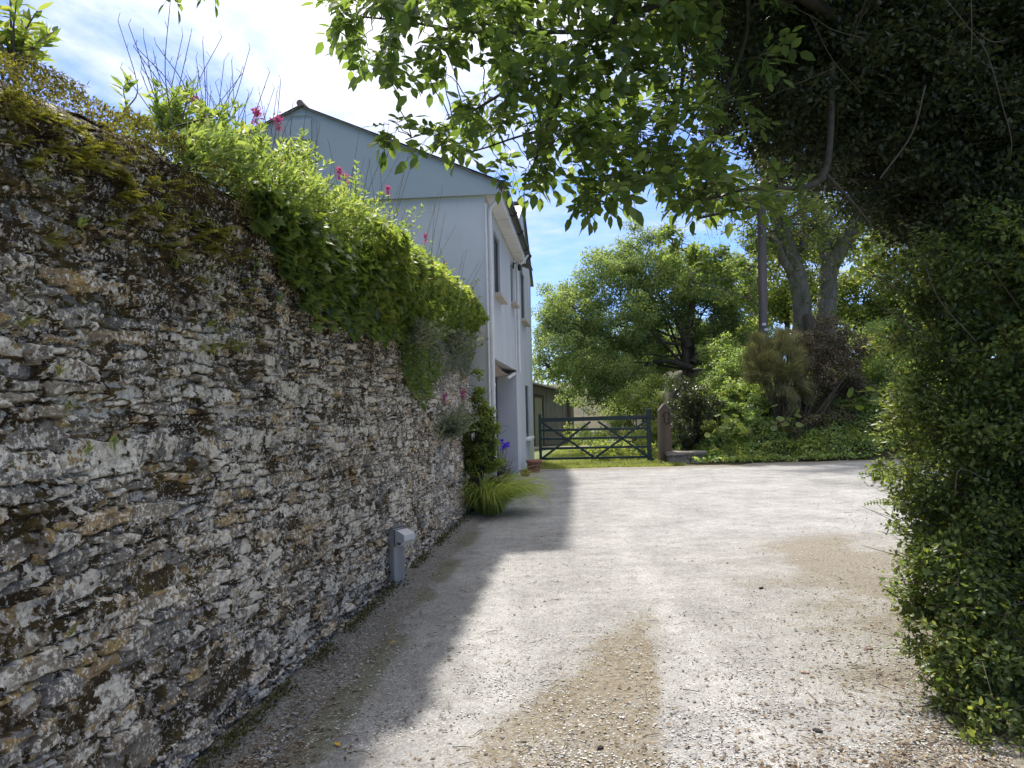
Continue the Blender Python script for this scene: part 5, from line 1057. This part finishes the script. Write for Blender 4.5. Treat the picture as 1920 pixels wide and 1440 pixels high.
# ------------------------------------------------------------------ right hand hedge, overgrown tree and elder bough
def hedge():
    r = np.random.default_rng(121); t = wthing('hedge', 'tall untrimmed small leaved hedge with bright sunlit edge along the right of the drive', 'hedge', (2.6, 4.4, 0))
    bl = [B(1760, 520, 95, 4.6), B(1750, 640, 95, 4.7), B(1755, 760, 100, 4.7), B(1765, 880, 115, 4.6), B(1790, 990, 100, 4.4), B(1785, 1090, 100, 4.2), B(1800, 1180, 105, 4.0), B(1830, 1280, 100, 3.8), B(1870, 1380, 95, 3.6), B(1920, 1460, 95, 3.4)]
    bl += [B(1765, 1150, 60, 4.3), B(1775, 1230, 60, 4.1), B(1800, 1310, 60, 3.9), B(1835, 1370, 60, 3.7), B(1870, 1440, 60, 3.5), B(1900, 1250, 90, 4.0), B(1950, 1380, 90, 3.7), B(1880, 1150, 100, 4.1)]
    bl += [B(1900, y, 130, 4.4) for y in (480, 650, 820, 980, 1140, 1280)] + [B(2060, y, 180, 4.4) for y in (500, 750, 1000, 1250)] + [B(2010, 1500, 160, 3.4), B(2200, 900, 220, 4.2), B(2250, 1300, 220, 3.8), B(1850, 560, 120, 5.6), B(1850, 800, 140, 5.8), B(1850, 1000, 120, 5.8)]
    C = clumps(bl, 2300, .17, r, shell=.35); g = G(); clump_leaves(g, C, 250000, .034, r, .58, T_LF, out=.7, down=.1); g.make('foliage', m_hedge, t, True)
    g = G(); gs = G(); edge_ = C[(C[:, 0] / C[:, 1] < .56) & (C[:, 2] > .1)]
    for _ in range(230):
        c = edge_[r.integers(len(edge_)), :3]; d = nrm(np.array([-.9, -.35, .35]) + r.normal(size=3) * .55); ln = r.uniform(.10, .30); p = bez(c, c + d * ln, 9, bow=(0, 0, .03 * r.normal())); gs.tube(p, np.linspace(.002, .0009, 9), 4, cap=False)
        for j in range(2, 9):
            for sg in (-1, 1):
                sd = nrm(np.cross(d, [0, 0, 1.])) * sg + d * .5 + r.normal(size=3) * .2; leaves(g, [p[j]], [sd], [np.array([0, 0, 1.]) + r.normal(size=3) * .3], .032 * (1.2 - j / 14), .017, T_LF)
    g.make('shoots', m_hedge, t, True); gs.make('shoot_stems', m_twig, t, True)
    sel = C[(C[:, 1] < 4.3)]; g = G(); clump_leaves(g, sel, 2600, .055, r, .7, T_IV); g.make('bindweed', m_lime, t, True)
    g = G()
    for _ in range(110):
        a = np.array([r.uniform(2.6, 4.6), r.uniform(3.4, 5.8), 0]); a[0] = max(a[0], .5 * a[1] + .75); c = C[r.integers(len(C)), :3]; g.tube(bez(a, c, 8, bow=(0, 0, .2), wob=.05), np.linspace(.008, .0025, 8), 5, cap=False)
    twigs(g, C, 2200, .30, .0028, r); g.make('stems', m_twig, t, True)
    g = G()
    for pts in (((1850, 900), (1800, 880), (1790, 930)), ((1690, 545), (1660, 530), (1620, 500)), ((1740, 640), (1690, 600), (1655, 575)), ((1830, 640), (1760, 560), (1730, 480)), ((1660, 1105), (1700, 1130), (1760, 1150))):
        Yb = 3.9 + .3 * r.random(); g.tube(cumspline([at(x, y, Yb) for x, y in pts], 6), .0035, 5, cap=False)
    g.make('bare_stems', m_twig, t, True)
    for x0, y0, x1, y1, yy in ((1690, 905, 1612, 888, 4.3), (1700, 950, 1622, 946, 4.3)):
        g = G(); a, b_ = at(x0, y0, yy), at(x1, y1, yy); p = bez(a, b_, 14, bow=(0, 0, .02)); g.tube(p, .0018, 4, cap=False)
        for j in range(2, 14):
            for s in (-1, 1): leaves(g, [p[j]], [np.array([-.4, 0, s * 1.0]) + [0, s * .3, 0]], [(0, -1, .3)], .03 * (1.15 - j / 16), .011)
        g.make('fern_frond', m_lime, t, True)
hedge()
def dark_tree():
    r = np.random.default_rng(131); t = wthing('overgrown_tree', 'dark tangled small leaved tree arching over the upper right of the drive', 'tree', (3.4, 5.6, 0))
    bl = [B(1480, 120, 120, 5.4), B(1600, 60, 150, 5.4), B(1420, 20, 120, 5.2), B(1560, 220, 110, 5.6), B(1650, 300, 120, 5.6), B(1700, 160, 150, 5.4), B(1800, 260, 150, 5.2), B(1740, 400, 100, 5.3), B(1830, 420, 130, 5.1), B(1860, 100, 170, 5.0), B(1900, 330, 150, 4.8), B(2000, 200, 200, 4.8), B(2050, 420, 200, 4.8), B(1960, -50, 220, 4.8), B(1650, -120, 200, 5.4), B(1400, -120, 150, 5.2), B(1900, -300, 300, 5.0), B(1550, -330, 260, 5.4), B(2250, 100, 260, 4.4), B(1300, -60, 90, 5.0), B(1680, 380, 60, 5.6), B(1340, 130, 70, 5.2), B(1460, 290, 45, 5.5), B(1280, 60, 70, 5.1), B(1420, 150, 75, 5.0), B(1500, 250, 75, 5.1), B(1580, 330, 50, 5.0), B(1350, 230, 50, 5.0), B(1650, 400, 50, 5.1), B(1460, 330, 35, 5.1), B(1400, 90, 80, 4.6), B(1380, 200, 60, 4.7), B(1480, 200, 80, 4.6), B(1440, 280, 50, 4.7), B(1540, 300, 60, 4.7), B(1620, 380, 45, 4.8), B(1300, 20, 60, 4.7), B(1560, 150, 120, 4.7), B(1680, 60, 130, 4.7), B(1800, 180, 140, 4.6), B(1740, 300, 90, 4.7), B(1620, 260, 80, 4.8), B(1870, 360, 120, 4.5), B(1480, 40, 100, 4.9), B(1700, 100, 200, 6.6), B(1900, 100, 260, 6.4), B(1500, 40, 160, 6.6), B(1850, 350, 180, 6.4)]
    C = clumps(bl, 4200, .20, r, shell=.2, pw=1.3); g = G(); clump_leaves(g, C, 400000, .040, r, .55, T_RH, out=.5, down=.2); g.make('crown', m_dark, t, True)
    g = G(); base = np.array([3.3, 5.6, 0]); tr = cumspline([base - [0, 0, .1], at(1830, 700, 5.9), at(1800, 470, 5.8), at(1700, 300, 5.7), at(1600, 150, 5.4), at(1560, -100, 5.4)], 8); g.tube(tr, np.linspace(.11, .04, len(tr)), 10, jag=.06)
    tr2 = cumspline([base + [.3, .2, 0], at(1900, 600, 5.9), at(1860, 300, 5.7), at(1800, 0, 5.6)], 8); g.tube(tr2, np.linspace(.12, .05, len(tr2)), 10, jag=.06); g.make('trunk', m_bark, t, True)
    g = G()
    for b_ in bl:
        s = tr[r.integers(18, len(tr))] if r.random() < .6 else tr2[r.integers(10, len(tr2))]; g.tube(bez(s, b_[:3], 9, bow=(0, 0, .15), wob=.06), np.linspace(.035, .012, 9), 6, cap=False)
    twigs(g, C, 1900, .45, .0024, r)
    for pts, w_ in ((((1774, 0), (1810, 45), (1850, 100), (1880, 200), (1896, 260), (1894, 300)), .007), (((1440, -10), (1520, 30), (1560, 55), (1620, 72)), .006), (((1518, 28), (1560, 110), (1615, 175)), .005), (((1435, 185), (1500, 155), (1570, 125)), .005), (((1735, 160), (1710, 250), (1650, 335)), .010), (((1820, -20), (1822, 60), (1820, 105)), .007), (((1830, 60), (1860, 78), (1885, 76)), .006)):
        g.tube(cumspline([at(x, y, 4.2) for x, y in pts], 7), w_ * .5, 6, cap=False)
    g.make('limbs', m_twig, t, True)
    g = G()
    for c_ in ((1625, 440), (1640, 490), (1620, 460), (1610, 520), (1650, 430)):
        for k in range(5): leaves(g, [at(c_[0] + r.normal() * 9, c_[1] + r.normal() * 9, 5.2)], [r.normal(size=3) + [0, 0, -.3]], [(0, -.6, .8)], .075, .05, T_LF)
    g.make('fig_leaves', m_lime, t, True)
dark_tree()
def elder():
    r = np.random.default_rng(141); t = wthing('elder_tree', 'elder bough with large bright leaflets hanging across the top of the view', 'tree', (2.9, 4.7, 0))
    Br = []
    def br(pts, w0, w1):
        p = cumspline([at(*q) for q in pts], 7); Br.append((p, np.linspace(w0, w1, len(p))))
    tk = cumspline([np.array([3.3, 5.0, -.1]), np.array([3.3, 5.0, 1.4]), at(1830, 380, 5.0), at(1680, 130, 4.8), at(1400, -80, 4.4), at(1200, -260, 4.3)], 8)
    br(((1560, 120, 4.5), (1547, 323, 4.35), (1460, 357, 4.2), (1420, 383, 4.1), (1307, 410, 4.0)), .022, .006); br(((1460, 357, 4.2), (1400, 355, 4.0), (1300, 375, 3.9), (1210, 330, 3.9)), .012, .004)
    br(((1400, -80, 4.4), (1250, 0, 4.2), (1120, 60, 4.1), (1060, 160, 4.0), (1025, 240, 3.95), (1000, 310, 3.9)), .026, .006)
    br(((1120, 60, 4.1), (1000, 60, 4.0), (880, 60, 4.0), (760, 40, 4.0), (660, 30, 4.0)), .014, .004)
    br(((1090, 120, 4.0), (990, 150, 4.0), (900, 200, 4.0), (840, 235, 4.0), (760, 262, 4.0)), .011, .003); br(((1025, 240, 4.0), (960, 260, 4.0), (900, 280, 4.0), (850, 290, 4.0)), .007, .003)
    br(((1200, -260, 4.3), (1000, -160, 4.2), (820, -80, 4.1), (720, -10, 4.1)), .024, .006); br(((1250, 0, 4.2), (1280, 120, 4.2), (1260, 230, 4.1), (1200, 320, 4.0), (1150, 370, 4.0)), .014, .004)
    br(((1400, -80, 4.4), (1400, 60, 4.4), (1360, 180, 4.3), (1330, 280, 4.2)), .014, .004); br(((1547, 323, 4.35), (1600, 380, 4.3), (1640, 430, 4.3)), .009, .003)
    g = G(); g.tube(tk, np.linspace(.06, .025, len(tk)), 12, jag=.05); g.make('trunk', m_twig, t, True)
    for p, w_ in Br: g = G(); g.tube(p, w_, 8, cap=False, jag=.06); g.make('branch', m_twig, t, True)
    AP = np.concatenate([b_[0] for b_ in Br]); 
    poly = [(600, -60), (612, 20), (625, 85), (690, 120), (745, 150), (800, 175), (830, 190), (780, 205), (728, 235), (720, 255), (760, 285), (820, 290), (870, 300), (930, 345), (1000, 350), (1050, 300), (1090, 280), (1075, 330), (1085, 375), (1150, 385), (1195, 345), (1260, 380), (1340, 385), (1450, 370), (1540, 395), (1650, 460), (1720, 420), (1800, 300), (1800, -60)]
    def inside(x, y):
        c = False; n = len(poly)
        for i in range(n):
            (x0, y0), (x1, y1) = poly[i], poly[(i + 1) % n]
            if (y0 > y) != (y1 > y) and x < (x1 - x0) * (y - y0) / (y1 - y0) + x0: c = not c
        return c
    g = G(); gt = G()
    def compound(p, d, L_):
        d = nrm(d); nn = nrm(np.array([0, 0, 1.]) + r.normal(size=3) * .45); S = nrm(np.cross(d, nn)); q = [p + d * L_ * x + np.array([0, 0, -.18 * L_ * x * x]) for x in (0, .35, .68, 1)]
        gt.tube(q, .0012, 3, cap=False); ll = L_ * r.uniform(.55, .68)
        for i in (1, 2):
            for s in (-1, 1): leaves(g, [q[i]], [S * s + d * .45 + r.normal(size=3) * .12 + [0, 0, -.15]], [nn + r.normal(size=3) * .2], ll * r.uniform(.8, 1.05), ll * .60, T_LF)
        leaves(g, [q[3]], [d + [0, 0, -.2]], [nn], ll * 1.1, ll * .62, T_LF)
    def spray(e, k=6):
        j = np.argmin(np.linalg.norm(AP - e, axis=1) + r.random(len(AP)) * .12); s = AP[j]; dd = e - s; ln = np.linalg.norm(dd)
        if ln > .5: s = e - dd / ln * .5; 
        p = bez(s, e, 7, bow=(0, 0, .03), wob=.012); gt.tube(p, np.linspace(.0035, .0015, 7), 4, cap=False); dd = nrm(e - s)
        for i in range(k):
            q = p[6 - (i // 2)]; a = r.normal(size=3) * .5; a = a + dd * .5 + np.array([0, 0, -.30]); compound(q, a, r.uniform(.085, .14))
    cnt = 0
    while cnt < 275:
        x, y = r.uniform(600, 1700), r.uniform(-60, 460)
        if not inside(x, y): continue
        if x > 1330 and y < 330 and r.random() < .88: continue
        if x > 1480: continue
        if y > 170 and x < 1000 and r.random() < .35: continue
        spray(at(x + 6, y - 10, r.uniform(3.45, 4.6)), 5); cnt += 1
    for _ in range(620): spray(at(r.uniform(1000, 1700), r.uniform(-700, -60), r.uniform(3.5, 5.0)), 5)  # unseen sprays above the view, thickened to shade the leaves below
    for x, y in ((720, 250), (740, 268), (800, 280), (860, 292), (1095, 380), (1110, 395), (1150, 380), (1165, 330), (1240, 372), (1300, 375), (640, 60), (636, 20), (690, 110), (940, 335), (985, 345), (1010, 330), (1440, 395), (1380, 390)): spray(at(x, y - 20, r.uniform(3.7, 4.0)), 5)
    for x, y in ((330, -6), (400, -14)): 
        e = at(x, y - 20, 3.7); gt.tube(bez(at(620, -200, 3.9), e, 8), .004, 5, cap=False); compound(e, np.array([.1, 0, -1.]), .10); compound(e, np.array([-.5, 0, -.6]), .09); compound(e, np.array([.6, 0, -.3]), .09)
    g.make('foliage', m_elder, t, True); gt.make('twigs', m_twig, t, True)
elder()
